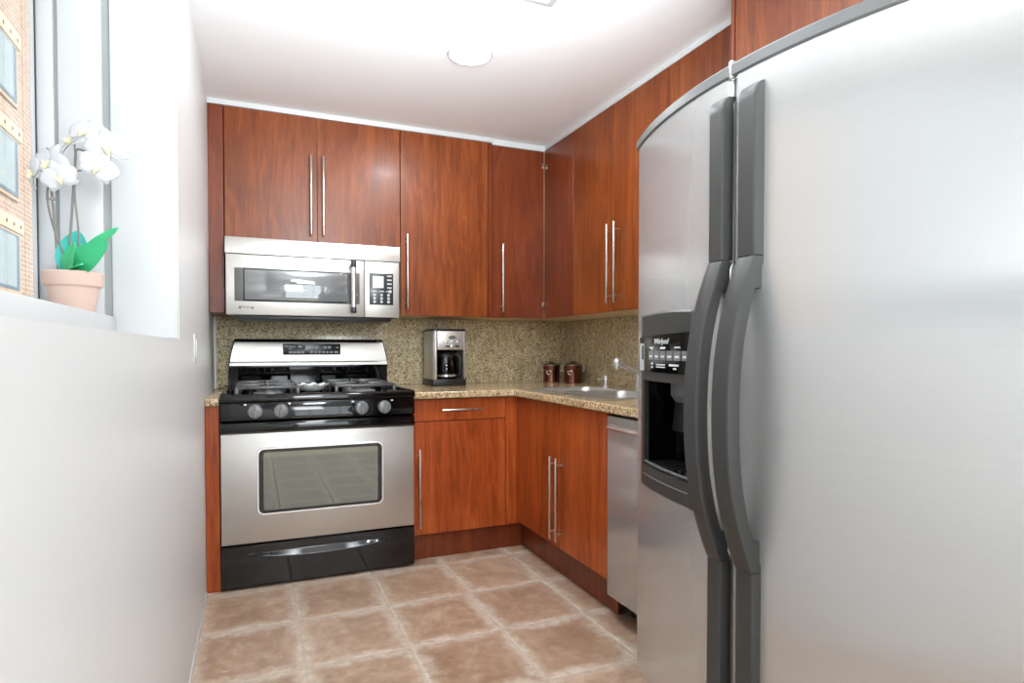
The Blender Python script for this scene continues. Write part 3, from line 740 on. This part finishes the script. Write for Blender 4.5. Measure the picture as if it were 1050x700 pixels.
# cooktop: shallow dished black top with rolled front edge
m = MB(); m.prism([(2.868, 0.820), (2.864, 0.828), (2.866, 0.846), (2.876, 0.853), (2.90, 0.853), (2.925, 0.846), (3.55, 0.846), (3.60, 0.858), (3.62, 0.858), (3.62, 0.820)], 'x', GX0, GX1, 0.003)
m.box(GX0, GX0 + 0.022, 2.88, 3.61, 0.83, 0.856, 0.006); m.box(GX1 - 0.022, GX1, 2.88, 3.61, 0.83, 0.856, 0.006)
m.build('cooktop', 'black', gr)
# control panel
cpn = MB().prism([(2.872, 0.818), (2.862, 0.742), (2.93, 0.742), (2.93, 0.818)], 'x', GX0 + 0.002, GX1 - 0.002, 0.003).build('control_panel', 'black', gr)
ang = math.atan2(0.010, 0.076)
for kx in (0.004, 0.109, 0.459, 0.564):
    kz = 0.781; ky = 2.8665
    kb = MB().cyl((kx, ky + 0.002, kz), (kx, ky - 0.018, kz - 0.002), 0.031, 0.028, 36, 0.003)
    ko = kb.build('knob', 'knob', gr)
    mm = MB(); mm.box(kx - 0.005, kx + 0.005, ky - 0.032, ky - 0.016, kz - 0.028, kz + 0.026, 0.002); mm.build('grip', 'knob', ko)
    MB().box(kx - 0.0012, kx + 0.0012, ky - 0.0328, ky - 0.031, kz + 0.004, kz + 0.024).build('pointer', 'text_d', ko)
m = MB()
for x in (0.056, 0.512): m.box(x - 0.02, x + 0.02, 2.8655, 2.868, 0.7610, 0.7635)
for x in (-0.035, 0.145, 0.42, 0.600): m.box(x - 0.005, x + 0.005, 2.868, 2.8705, 0.8065, 0.8135)
m.build('print', 'silver', cpn)
# oven door
od = MB().prism([(2.888, 0.200), (2.888, 0.683), (2.922, 0.683), (2.922, 0.200)], 'x', GX0 + 0.001, GX1 - 0.001, 0.004).build('oven_door', 'steel', gr)
MB().prism([(2.870, 0.690), (2.866, 0.706), (2.872, 0.731), (2.884, 0.737), (2.922, 0.737), (2.922, 0.684), (2.889, 0.684)], 'x', GX0 + 0.001, GX1 - 0.001, 0.003).build('door_handle', 'black', od)
def rr2(x0, x1, z0, z1, r, n=6): return [(p[0], p[1]) for p in rrect(x0, x1, z0, z1, r, 0, n)]
m = MB()
a = [(p[0], 2.889, p[1]) for p in rr2(0.008, 0.564, 0.318, 0.618, 0.03)]
a2 = [(p[0], 2.8845, p[1]) for p in rr2(0.010, 0.562, 0.320, 0.616, 0.028)]
b2 = [(p[0], 2.8845, p[1]) for p in rr2(0.0165, 0.5555, 0.3265, 0.6095, 0.024)]
b1 = [(p[0], 2.889, p[1]) for p in rr2(0.018, 0.554, 0.328, 0.608, 0.022)]
m.loft([a, a2, b2, b1]); m.build('window_trim', 'steel_p', od)
og = MB().prism(rr2(0.0165, 0.5555, 0.3265, 0.6095, 0.024), 'y', 2.8865, 2.8895).build('window_glass', 'black', od)
MB().prism(rr2(0.036, 0.536, 0.340, 0.596, 0.010), 'y', 2.8855, 2.8868).build('inner_glass', 'oven_glass', og)
# drawer with an embossed bow pull
xc, hw = 0.287, 0.315
def drawer_front(x, z):
    u = (x - xc) / hw; y = 2.886
    if abs(u) < 1:
        w = 1 - u * u
        zl = 0.128 + 0.026 * (1 - w) ; zu = 0.150 + 0.006 * w
        e = min(1, w * 4)
        if zl < z < zu:
            y -= 0.016 * e * (1 - (z - zl) / (zu - zl))
        elif zl - 0.006 < z <= zl:
            y -= 0.016 * e * math.sqrt(max(0.0, 1 - ((zl - z) / 0.006) ** 2))
    return Vector((x, y, z))
nx, nz = 110, 120
m = MB(); m.shell([GX0 + 0.001 + (GX1 - GX0 - 0.002) * i / nx for i in range(nx + 1)], [0.014 + (0.192 - 0.014) * i / nz for i in range(nz + 1)], drawer_front, lambda x, z: Vector((x, 2.924, z)))
m.build('storage_drawer', 'black', gr, sharp=0.9)
for x in (GX0 + 0.07, GX1 - 0.07):
    MB().lathe((x, 2.95, 0), [(0, 0), (0.02, 0), (0.02, 0.01), (0.012, 0.014), (0.012, 0.032), (0, 0.032)], 16).build('foot', 'blackm', gr)
# backguard: flared sides
m = MB()
def bg_loop(z, ins, yf): return [(GX0 + 0.012 + ins, yf, z), (GX1 + 0.010 - ins, yf, z), (GX1 + 0.010 - ins, 3.619, z), (GX0 + 0.012 + ins, 3.619, z)]
m.loft([bg_loop(0.845, 0.0, 3.585), bg_loop(0.90, 0.0, 3.578), bg_loop(0.950, 0.002, 3.568), bg_loop(0.955, 0.0, 3.556), bg_loop(1.02, 0.008, 3.556), bg_loop(1.08, 0.022, 3.562), bg_loop(1.104, 0.030, 3.570), bg_loop(1.107, 0.034, 3.580)], True, True)
bgd = m.build('backguard', 'black', gr)
m = MB()
def bs_loop(z, ins, yf): return [(GX0 + 0.018 + ins, yf, z), (GX1 + 0.004 - ins, yf, z), (GX1 + 0.004 - ins, yf + 0.008, z), (GX0 + 0.018 + ins, yf + 0.008, z)]
m.loft([bs_loop(0.963, 0.0, 3.550), bs_loop(0.978, 0.001, 3.550), bs_loop(0.981, 0.001, 3.552), bs_loop(0.984, 0.002, 3.550), bs_loop(1.02, 0.008, 3.551), bs_loop(1.08, 0.022, 3.557), bs_loop(1.090, 0.026, 3.561)], True, True)
bst = m.build('backguard_panel', 'steel', bgd)
dpn = MB().box(0.148, 0.452, 3.5455, 3.552, 1.020, 1.080, 0.002).build('display_panel', 'panel', bst)
MB().box(0.215, 0.262, 3.5445, 3.546, 1.050, 1.072, 0.001).build('clock_display', 'lcd_dk', dpn)
KEY = lambda *a: MB().box(*a).build('key', 'btn', dpn)
for k in range(4): KEY(0.178 + k * 0.021, 0.195 + k * 0.021, 3.5445, 3.546, 1.028, 1.040, 0.001)
for k in range(6): KEY(0.290 + k * 0.021, 0.304 + k * 0.021, 3.5445, 3.546, 1.028, 1.040, 0.001)
for x in (0.292, 0.314, 0.360, 0.382): KEY(x, x + 0.018, 3.5445, 3.546, 1.054, 1.068, 0.001)
KEY(0.428, 0.442, 3.5445, 3.546, 1.056, 1.064, 0.001); KEY(0.418, 0.440, 3.5445, 3.546, 1.028, 1.040, 0.001)
MB().text('Whirlpool', face_y(0.181, 3.5452, 1.066), 0.014, 0.0003, shear=0.3).text('Gold', face_y(0.185, 3.5452, 1.053), 0.010, 0.0003).build('logo', 'text_w', dpn)
# burners
for bx, by, br_ in ((0.06, 3.06, 0.042), (0.06, 3.36, 0.036), (0.49, 3.06, 0.045), (0.49, 3.36, 0.036)):
    bb = MB().lathe((bx, by, 0.846), [(0, 0), (br_ * 1.5, 0), (br_ * 1.45, 0.004), (br_, 0.006), (br_, 0.014), (0, 0.014)], 30).build('burner', 'knob', gr)
    MB().lathe((bx, by, 0.860), [(0, 0), (br_ * 0.85, 0), (br_ * 0.85, 0.005), (br_ * 0.7, 0.008), (0, 0.008)], 30).build('burner_cap', 'iron', bb)
def grate(x0, x1, y0, y1):
    m = MB(); z0, z1, w = 0.872, 0.886, 0.011
    xm, ym = (x0 + x1) / 2, (y0 + y1) / 2
    for y in (y0, ym, y1): m.box(x0, x1, y - w / 2, y + w / 2, z0, z1, 0.003)
    for x in (x0, x1): m.box(x - w / 2, x + w / 2, y0 - w / 2, y1 + w / 2, z0, z1, 0.003)
    for cy_ in ((y0 + ym) / 2, (ym + y1) / 2):
        L = 0.065
        m.box(x0, xm - 0.03, cy_ - w / 2, cy_ + w / 2, z0 + 0.001, z1 + 0.004, 0.003); m.box(xm + 0.03, x1, cy_ - w / 2, cy_ + w / 2, z0 + 0.001, z1 + 0.004, 0.003)
        hq = (y1 - y0) / 4
        m.box(xm - w / 2, xm + w / 2, cy_ - hq, cy_ - 0.03, z0 + 0.001, z1 + 0.004, 0.003); m.box(xm - w / 2, xm + w / 2, cy_ + 0.03, cy_ + hq, z0 + 0.001, z1 + 0.004, 0.003)
    for x in (x0, x1):
        for y in (y0, ym, y1): m.box(x - 0.008, x + 0.008, y - 0.008, y + 0.008, 0.846, z0 + 0.004, 0.002)
    return m.build('grate', 'iron', gr)
grate(-0.07, 0.185, 2.93, 3.49); grate(0.355, 0.625, 2.93, 3.49)
# white scalloped dish on the range
m = MB(); t = bmesh.new(); n = 48; rings = []
cxy = (0.262, 3.13)
for k, (r, z) in enumerate([(0.0, 0.004), (0.03, 0.004), (0.045, 0.010), (0.060, 0.022), (0.072, 0.034), (0.074, 0.033), (0.062, 0.019), (0.046, 0.006), (0.03, 0.0), (0.0, 0.0)]):
    ring = []
    for i in range(n):
        a = 2 * math.pi * i / n; rf = 1 + (0.09 * math.cos(9 * a)) * min(1, r / 0.06); zf = 0.004 * math.cos(9 * a) * (1 if r > 0.06 else 0)
        ring.append((cxy[0] + r * rf * math.cos(a) * 1.05, cxy[1] + r * rf * math.sin(a) * 0.9, 0.847 + z + zf))
    if r == 0: ring = [(cxy[0] + 0.0005 * math.cos(2 * math.pi * i / n), cxy[1] + 0.0005 * math.sin(2 * math.pi * i / n), 0.847 + z) for i in range(n)]
    rings.append(ring)
t.free(); m.loft(rings, True, True)
o = m.build('spoon_rest', 'ceramic'); tag(o, 'white scalloped spoon rest on the cooktop between the two grates', 'spoon rest')

# ------------------------------------------------------------------ microwave
MX0, MX1, MY, MZ0, MZ1 = -0.118, 0.704, 3.17, 1.214, 1.583
mw = empty('microwave', (0.293, 3.4, MZ0), 'stainless over-the-range microwave below the short double-door cabinet', 'microwave')
MB().box(MX0 + 0.004, MX1 - 0.004, MY + 0.03, YB - 0.021, MZ0 - 0.002, MZ1 + 0.004, 0.003).build('body', 'mw_side', mw)
MB().box(MX0 + 0.05, MX1 - 0.04, MY + 0.012, MY + 0.32, MZ0 - 0.018, MZ0 - 0.0015, 0.003).build('underside_vent', 'blackm', mw)
MB().prism([(MY - 0.006, 1.504), (MY + 0.004, MZ1), (MY + 0.05, MZ1), (MY + 0.05, 1.504)], 'x', MX0 - 0.003, MX1 + 0.005, 0.002).build('vent_panel', 'steel', mw)
md = MB().box(MX0, 0.5245, MY, MY + 0.03, MZ0, 1.502, 0.003).build('door', 'steel', mw)
mp = MB().box(0.5265, MX1, MY, MY + 0.03, MZ0, 1.502, 0.003).build('control_column', 'steel', mw)
wd_ = MB().box(-0.081, 0.500, MY - 0.002, MY + 0.002, 1.279, 1.437, 0.001).build('window_surround', 'mw_side', md)
MB().box(-0.043, 0.438, MY - 0.003, MY - 0.001, 1.279, 1.437, 0.001).build('window_frame', 'panel', wd_)
MB().box(-0.036, 0.438, MY - 0.004, MY - 0.0025, 1.288, 1.430, 0.0004).build('window_glass', 'mw_glass', wd_)
hm = MB(); hm.cyl((0.4655, MY - 0.036, 1.262), (0.4655, MY - 0.036, 1.462), 0.0125, n=24)
hh = hm.build('handle', 'steel_p', md)
for za, zb in ((1.232, 1.263), (1.461, 1.494)):
    hm = MB(); hm.cyl((0.4655, MY - 0.036, za), (0.4655, MY - 0.036, zb), 0.0132, n=24, bv=0.002); zc_ = (za + zb) / 2
    hm.box(0.459, 0.472, MY - 0.036, MY + 0.001, zc_ - 0.008, zc_ + 0.008, 0.002); hm.build('handle_end', 'panel', hh)
kp = MB().box(0.549, 0.672, MY - 0.003, MY + 0.002, 1.279, 1.441, 0.001).build('keypad', 'panel', mp)
MB().box(0.566, 0.622, MY - 0.004, MY - 0.002, 1.366, 1.426, 0.0006).build('display', 'lcd', kp)
KEY = lambda *q: MB().box(*q).build('key', 'btn', kp)
DIAL = lambda x, z, r, d: MB().cyl((x, MY - 0.002, z), (x, MY - d, z), r, n=18).build('key', 'btn', kp)
for k in range(4): KEY(0.640, 0.664, MY - 0.0038, MY - 0.002, 1.424 - k * 0.020, 1.432 - k * 0.020, 0.0005)
for k in range(3): KEY(0.562 + k * 0.036, 0.588 + k * 0.036, MY - 0.0038, MY - 0.002, 1.346, 1.352, 0.0005)
for j in range(3):
    for i in range(3): DIAL(0.575 + i * 0.036, 1.330 - j * 0.0175, 0.0072, 0.0038)
DIAL(0.655, 1.349, 0.009, 0.0042)

m = MB(); m.text('Whirlpool', face_y(-0.031, MY - 0.0004, 1.252), 0.016, 0.0003, shear=0.2)
for x in (-0.058, -0.003): m.box(x - 0.005, x + 0.005, MY - 0.0008, MY + 0.0004, 1.2445, 1.2505)
m.build('logo', 'text_d', md)
MB().cyl((0.488, MY - 0.0028, 1.325), (0.488, MY - 0.001, 1.325), 0.003, n=12).build('indicator', 'btn', wd_)

# ------------------------------------------------------------------ coffee maker
KX0, KX1, KY0, KY1, KZ = 0.932, 1.130, 3.34, 3.57, CT
cm = empty('coffee_maker', (1.03, 3.45, KZ), 'brushed steel drip coffee maker with glass carafe on the counter', 'coffee maker')
MB().box(KX0, KX1, KY0, KY1, KZ, KZ + 0.040, 0.006).build('base', 'blackm', cm)
MB().box(KX0 + 0.004, KX1 - 0.004, KY1 - 0.085, KY1 - 0.002, KZ + 0.038, KZ + 0.315, 0.006).build('rear_tank', 'blackm', cm)
MB().prism([(KX0 + 0.002, KY0 + 0.012), (KX0 + 0.014, KY0 + 0.002), (KX0 + 0.024, KY0 + 0.002), (KX0 + 0.024, KY0 + 0.02), (KX0 + 0.012, KY1 - 0.08), (KX0 + 0.002, KY1 - 0.02)], 'z', KZ + 0.038, KZ + 0.315, 0.002).build('side_panel', 'steel', cm)
MB().prism([(KX1 - 0.002, KY0 + 0.012), (KX1 - 0.010, KY0 + 0.002), (KX1 - 0.014, KY0 + 0.002), (KX1 - 0.014, KY0 + 0.02), (KX1 - 0.010, KY1 - 0.08), (KX1 - 0.002, KY1 - 0.02)], 'z', KZ + 0.038, KZ + 0.315, 0.002).build('side_panel', 'steel', cm)
hd = MB().box(KX0 + 0.024, KX1 - 0.012, KY0 - 0.002, KY1 - 0.08, KZ + 0.205, KZ + 0.314, 0.008).build('head', 'steel', cm)
MB().box(KX0 + 0.002, KX1 - 0.002, KY0 + 0.004, KY1 - 0.002, KZ + 0.313, KZ + 0.327, 0.005).build('lid', 'blackm', cm)
mm = MB(); mm.cyl((1.045, KY0 - 0.001, KZ + 0.278), (1.045, KY0 - 0.006, KZ + 0.278), 0.022, n=28, bv=0.001)
for v in mm.bm.verts: v.co.z = KZ + 0.278 + (v.co.z - KZ - 0.278) * 0.42
bdg = mm.build('badge', 'blackm', hd)
MB().text('Cuisinart', face_y(1.045, KY0 - 0.0065, KZ + 0.278), 0.0088, 0.0003).build('badge_text', 'text_w', bdg)
for x in (1.012, 1.045, 1.078): MB().cyl((x, KY0 - 0.001, KZ + 0.252), (x, KY0 - 0.006, KZ + 0.252), 0.0065, n=16, bv=0.001).build('button', 'chrome', hd)
MB().cyl((1.045, KY0 - 0.001, KZ + 0.226), (1.045, KY0 - 0.010, KZ + 0.226), 0.011, n=20, bv=0.001).build('dial', 'chrome', hd)
for x in (1.018, 1.074): MB().box(x - 0.012, x + 0.012, KY0 - 0.004, KY0, KZ + 0.222, KZ + 0.232, 0.002).build('switch', 'blackm', hd)
MB().box(KX0 + 0.024, KX1 - 0.014, KY1 - 0.092, KY1 - 0.084, KZ + 0.04, KZ + 0.206, 0.002).build('alcove_back', 'black', cm)
cc = (1.030, 3.418, KZ + 0.041)
ca = MB().lathe(cc, [(0, 0), (0.058, 0), (0.064, 0.008), (0.066, 0.05), (0.060, 0.095), (0.046, 0.125), (0.044, 0.135), (0.042, 0.135), (0.044, 0.123), (0.058, 0.093), (0.063, 0.05), (0.061, 0.010), (0.056, 0.003), (0, 0.003)], 40).build('carafe', 'carafe', cm)
MB().lathe(cc, [(0, 0.0035), (0.055, 0.0035), (0.060, 0.010), (0.061, 0.030), (0, 0.030)], 32).build('coffee', 'coffee', ca)
MB().lathe(cc, [(0.0445, 0.122), (0.049, 0.122), (0.049, 0.140), (0.040, 0.150), (0, 0.152), (0, 0.140), (0.042, 0.138)], 36).build('carafe_lid', 'blackm', ca)
MB().lathe(cc, [(0.0665, 0.012), (0.0672, 0.012), (0.0680, 0.024), (0.0672, 0.024)], 36).build('carafe_band', 'steel_p', ca)
hp = [(cc[0] + 0.036, cc[1] - 0.032, cc[2] + 0.138), (cc[0] + 0.055, cc[1] - 0.045, cc[2] + 0.140), (cc[0] + 0.068, cc[1] - 0.052, cc[2] + 0.120), (cc[0] + 0.072, cc[1] - 0.054, cc[2] + 0.08), (cc[0] + 0.070, cc[1] - 0.052, cc[2] + 0.03), (cc[0] + 0.058, cc[1] - 0.042, cc[2] + 0.016)]
MB().tube(hp, 0.008, 12, [0.007, 0.009, 0.010, 0.010, 0.009, 0.007]).build('carafe_handle', 'blackm', ca)

# ------------------------------------------------------------------ canisters
def canister(x, y, r, h, label):
    c = empty('canister', (x, y, CT), label, 'canister', 'copper canisters')
    MB().lathe((x, y, CT), [(0, 0), (r, 0), (r * 1.01, 0.004), (r, 0.01), (r, h - 0.01), (r * 1.03, h - 0.006), (r * 1.03, h), (0, h)], 40).build('body', 'copper', c)
    ld = MB().lathe((x, y, CT + h), [(0, 0.0005), (r * 1.05, 0.0005), (r * 1.05, 0.008), (r * 0.9, 0.013), (r * 0.3, 0.018), (0, 0.018)], 40).build('lid', 'bronze', c)
    MB().lathe((x, y, CT + h + 0.0175), [(0, 0), (0.012, 0), (0.020, 0.006), (0.016, 0.012), (0, 0.015)], 20).build('knob', 'bronze', ld)
    # wire clasp at the side and a heart emblem on the front
    d = Vector((-x, -y, 0)).normalized(); sd = Vector((-d.y, d.x, 0)); ctr = Vector((x, y, CT))
    for s_ in (1, -1):
        p = ctr + sd * s_ * r
        MB().tube([p + Vector((0, 0, h + 0.006)), p + sd * s_ * 0.012 + Vector((0, 0, h + 0.002)), p + sd * s_ * 0.014 + Vector((0, 0, h - 0.025)), p + sd * s_ * 0.004 + Vector((0, 0, h - 0.035))], 0.0042, 8).build('clasp', 'nickel', c)
    pts = []
    for i in range(25):
        a = 2 * math.pi * i / 24; hx = 0.016 * math.sin(a) ** 3; hz = 0.0125 * math.cos(a) - 0.0055 * math.cos(2 * a) - 0.002 * math.cos(3 * a)
        th = -0.35 + hx / r
        pts.append(ctr + (d * math.cos(th) + sd * math.sin(th)) * (r + 0.001) + Vector((0, 0, h * 0.62 + hz)))
    MB().tube(pts, 0.0018, 8).build('heart_emblem', 'nickel', c)
    return c
canister(1.752, 3.485, 0.052, 0.105, 'copper canister with wire clasp nearest the back wall in the corner')
canister(1.825, 3.335, 0.054, 0.108, 'larger copper canister with wire clasp between the other canister and the soap pump')

# ------------------------------------------------------------------ orchid
PX, PY, PZ = -0.412, 1.83, 1.139
oc = empty('potted_orchid', (PX, PY, PZ), 'white flowering orchid in a pale clay pot on the window sill', 'plant')
pot = MB().lathe((PX, PY, PZ), [(0, 0), (0.042, 0), (0.044, 0.003), (0.0545, 0.064), (0.057, 0.066), (0.061, 0.068), (0.0625, 0.072), (0.0645, 0.100), (0.063, 0.102), (0.059, 0.102), (0.055, 0.09), (0.052, 0.083), (0, 0.083)], 48).build('pot', 'terra', oc)
MB().lathe((PX, PY, PZ + 0.085), [(0, 0.010), (0.03, 0.009), (0.045, 0.006), (0.0545, 0.002), (0.0545, 0.0), (0, 0)], 30).build('bark_mulch', 'soil', oc)
RV = Vector((0.925, -0.38, 0)); FV = Vector((0.38, 0.925, 0)); ZV = Vector((0, 0, 1))   # sideways / depth axes of the sill corner
def P(a, d, z): return Vector((PX, PY, PZ)) + RV * a + FV * d + ZV * z
def leaf(base, tip, width, up, mat, bend=0.02, parent=None):
    base, tip, up = Vector(base), Vector(tip), Vector(up).normalized(); ax = (tip - base); sd = ax.cross(up).normalized(); nrm = sd.cross(ax).normalized()
    us = [i / 14 for i in range(15)]; vs = [-1, -0.66, -0.33, 0, 0.33, 0.66, 1]
    def f(off):
        def g(u, v):
            w = width * (max(0.0, math.sin(math.pi * min(1, (u * 0.93 + 0.05)) ** 0.9)) ** 0.75 if u < 0.999 else 0.02)
            return base + ax * u + nrm * (bend * math.sin(math.pi * u)) + sd * v * w + nrm * (abs(v) ** 1.5 * w * 0.22 + off)
        return g
    return MB().shell(us, vs, f(0.0012), f(-0.0012)).build('leaf', mat, parent, sharp=1.2)
zr = 0.088
leaf(P(-0.010, 0.01, zr), P(-0.008, 0.03, 0.212), 0.036, FV * -1 + RV * 0.25, 'leaf2', 0.01, oc)
leaf(P(0.0, 0.0, zr), P(0.114, 0.0, 0.214), 0.021, ZV * 0.6 + FV * -1.0, 'leaf', 0.014, oc)
leaf(P(0.002, -0.012, zr + 0.010), P(0.110, -0.035, 0.172), 0.031, FV * -1 + ZV * 0.1 + RV * 0.2, 'leaf', 0.006, oc)
leaf(P(-0.002, -0.016, zr), P(0.026, -0.03, 0.172), 0.018, FV * -1 + RV * -0.3, 'leaf', 0.006, oc)
leaf(P(0.01, -0.02, zr), P(0.058, -0.05, 0.116), 0.018, ZV + FV * -0.7, 'leaf', 0.010, oc)
def curve(pts, n=8):
    out = []
    pts = [Vector(p) for p in pts]
    for i in range(len(pts) - 1):
        p0 = pts[max(i - 1, 0)]; p1 = pts[i]; p2 = pts[i + 1]; p3 = pts[min(i + 2, len(pts) - 1)]
        for k in range(n):
            t_ = k / n
            out.append(0.5 * ((2 * p1) + (p2 - p0) * t_ + (2 * p0 - 5 * p1 + 4 * p2 - p3) * t_ ** 2 + (3 * p1 - p0 - 3 * p2 + p3) * t_ ** 3))
    out.append(pts[-1]); return out
MB().tube(curve([P(-0.036, 0.0, 0.085), P(-0.046, 0.0, 0.25), P(-0.060, 0.0, 0.41)]), 0.0030, 8).build('stake', 'stem', oc)
MB().tube(curve([P(-0.015, 0.0, 0.085), P(-0.022, 0, 0.14), P(-0.046, 0.0, 0.21), P(-0.056, -0.005, 0.27), P(-0.052, -0.01, 0.31), P(-0.036, -0.01, 0.325)]), 0.0024, 8).build('stem', 'stem', oc)
MB().tube(curve([P(-0.004, -0.01, 0.085), P(0.002, -0.01, 0.20), P(0.010, -0.01, 0.30), P(0.018, -0.01, 0.395)]), 0.0030, 8).build('stake', 'stem', oc)
MB().tube(curve([P(0.020, -0.01, 0.085), P(0.022, -0.01, 0.19), P(0.013, -0.01, 0.30), P(0.020, -0.015, 0.375), P(0.028, -0.02, 0.40), P(0.055, -0.02, 0.395), P(0.09, -0.02, 0.40)]), 0.0024, 8).build('stem', 'stem', oc)
for q in ([P(0.014, -0.01, 0.32), P(0.0, -0.02, 0.325), P(-0.02, -0.03, 0.325)], [P(0.018, -0.01, 0.35), P(0.055, -0.02, 0.352), P(0.088, -0.03, 0.35)], [P(0.018, -0.012, 0.39), P(0.022, -0.02, 0.41), P(0.03, -0.03, 0.42)]):
    MB().tube(curve(q), 0.0018, 8).build('flower_stalk', 'stem', oc)
for q in (P(-0.052, 0, 0.285), P(0.014, -0.01, 0.324)): MB().box(q.x - 0.010, q.x + 0.010, q.y - 0.006, q.y + 0.006, q.z - 0.003, q.z + 0.003, 0.001).build('clip', 'groove', oc)
def flower(ctr, facing, size, roll, parent):
    f = Vector(facing).normalized(); q = f.to_track_quat('Z', 'Y').to_matrix() @ Matrix.Rotation(roll, 3, 'Z')
    ctr = Vector(ctr); m = MB()
    for kind, a, L, W in (('s', 90, 1.0, 0.34), ('s', 215, 0.92, 0.32), ('s', 325, 0.92, 0.32), ('p', 12, 1.0, 0.58), ('p', 168, 1.0, 0.58)):
        ar = math.radians(a); d = Vector((math.cos(ar), math.sin(ar), 0)); s_ = Vector((-d.y, d.x, 0)); lift = 0.10 if kind == 'p' else 0.0
        us = [i / 9 for i in range(10)]; vs = [-1, -0.5, 0, 0.5, 1]
        def g(off):
            def h(u, v):
                w = W * size * (math.sin(math.pi * min(0.985, 0.06 + u * 0.93) ** 0.8) ** 0.6)
                loc = d * (0.06 + u) * size * L + s_ * v * w + Vector((0, 0, size * (lift + 0.22 * u * (1 - u) - 0.12 * u * u - 0.06 * v * v * u) + off))
                return ctr + q @ loc
            return h
        m.shell(us, vs, g(0.0006), g(-0.0006))
    fl = m.build('flower', 'petal', parent, sharp=1.3)
    lm = MB()
    tip = lambda v: ctr + q @ (Vector(v) * size)
    lm.tube([tip((0, 0, 0.02)), tip((0, -0.10, 0.20)), tip((0, -0.30, 0.34)), tip((0, -0.46, 0.30))], 0.004, 8, [0.1 * size, 0.17 * size, 0.13 * size, 0.03 * size])
    for sx in (-1, 1): lm.tube([tip((0, -0.08, 0.12)), tip((0.16 * sx, -0.04, 0.26)), tip((0.20 * sx, 0.10, 0.34))], 0.003, 8, [0.06 * size, 0.10 * size, 0.02 * size])
    lm.sphere(tip((0, 0.05, 0.14)), 0.09 * size, n=10)
    lm.build('lip', 'lip', fl)
tc_ = -FV
flower(P(-0.086, -0.01, 0.345), tc_ + RV * -0.75 + ZV * -0.1, 0.040, 0.5, oc)
flower(P(-0.030, -0.03, 0.362), tc_ + RV * -0.2, 0.048, -0.3, oc)
flower(P(0.002, -0.045, 0.325), tc_ + RV * 0.3 + ZV * -0.2, 0.040, 0.4, oc)
flower(P(0.016, -0.02, 0.415), tc_ * 0.7 + RV * -0.5 + ZV * 0.6, 0.046, 0.8, oc)
flower(P(0.058, -0.03, 0.438), tc_ + ZV * 0.35, 0.045, -0.2, oc)
flower(P(0.112, -0.035, 0.400), tc_ + RV * 0.35, 0.048, 0.2, oc)
flower(P(0.098, -0.05, 0.348), tc_ + RV * 0.5 + ZV * -0.15, 0.042, -0.5, oc)

# ------------------------------------------------------------------ small wall and ceiling fittings
sw = empty('light_switch', (XL, 2.45, 1.0), 'white light switch plate on the left wall beside the wall cabinet', 'light switch')
MB().box(XL, XL + 0.006, 2.415, 2.49, 1.0, 1.105, 0.002).build('plate', 'white', sw)
MB().box(XL + 0.005, XL + 0.010, 2.437, 2.468, 1.02, 1.085, 0.002).build('rocker', 'white', sw)
cl = empty('ceiling_light', (0.825, 2.385, ZC - 0.010), 'round flush ceiling light glowing white above the range', 'ceiling light')
MB().lathe((0.825, 2.385, ZC - 0.010), [(0, 0.0), (0.06, 0.001), (0.080, 0.004), (0.086, 0.009), (0.0, 0.009)], 40).build('diffuser', 'lamp', cl)
MB().lathe((0.825, 2.385, ZC - 0.010), [(0.084, 0.004), (0.088, 0.003), (0.094, 0.009), (0.084, 0.0095)], 40).build('ring', 'white', cl)
ld_ = bpy.data.lights.new('ceiling_lamp', 'AREA'); ld_.shape = 'DISK'; ld_.size = 0.15; ld_.energy = 8; ld_.color = (0.96, 0.98, 1.0)
lo_ = bpy.data.objects.new('ceiling_lamp', ld_); COL.objects.link(lo_); lo_.location = (0.825, 2.385, ZC - 0.014)
cv = empty('ceiling_vent', (0.82, 1.79, ZC - 0.014), 'square white ceiling vent at the top edge of the photo', 'vent')
m = MB(); vx0, vx1, vy0, vy1 = 0.67, 0.972, 1.64, 1.94
m.shell([vx0, vx0 + 0.03, vx1 - 0.03, vx1], [vy0, vy0 + 0.03, vy1 - 0.03, vy1], lambda u, v: Vector((u, v, ZC - 0.014 + (0.008 if u in (vx0, vx1) or v in (vy0, vy1) else 0))), lambda u, v: Vector((u, v, ZC - 0.0005)),
        lambda u, v: vx0 + 0.03 < u < vx1 - 0.03 and vy0 + 0.03 < v < vy1 - 0.03)
m.build('frame', 'white', cv)
m = MB()
for k in range(9):
    y = vy0 + 0.045 + k * 0.0255
    m.box(vx0 + 0.03, vx1 - 0.03, y - 0.009, y + 0.009, ZC - 0.009, ZC - 0.007, rot=Matrix.Rotation(0.6, 4, 'X'), piv=(0.82, y, ZC - 0.008))
m.build('slat', 'white', cv)
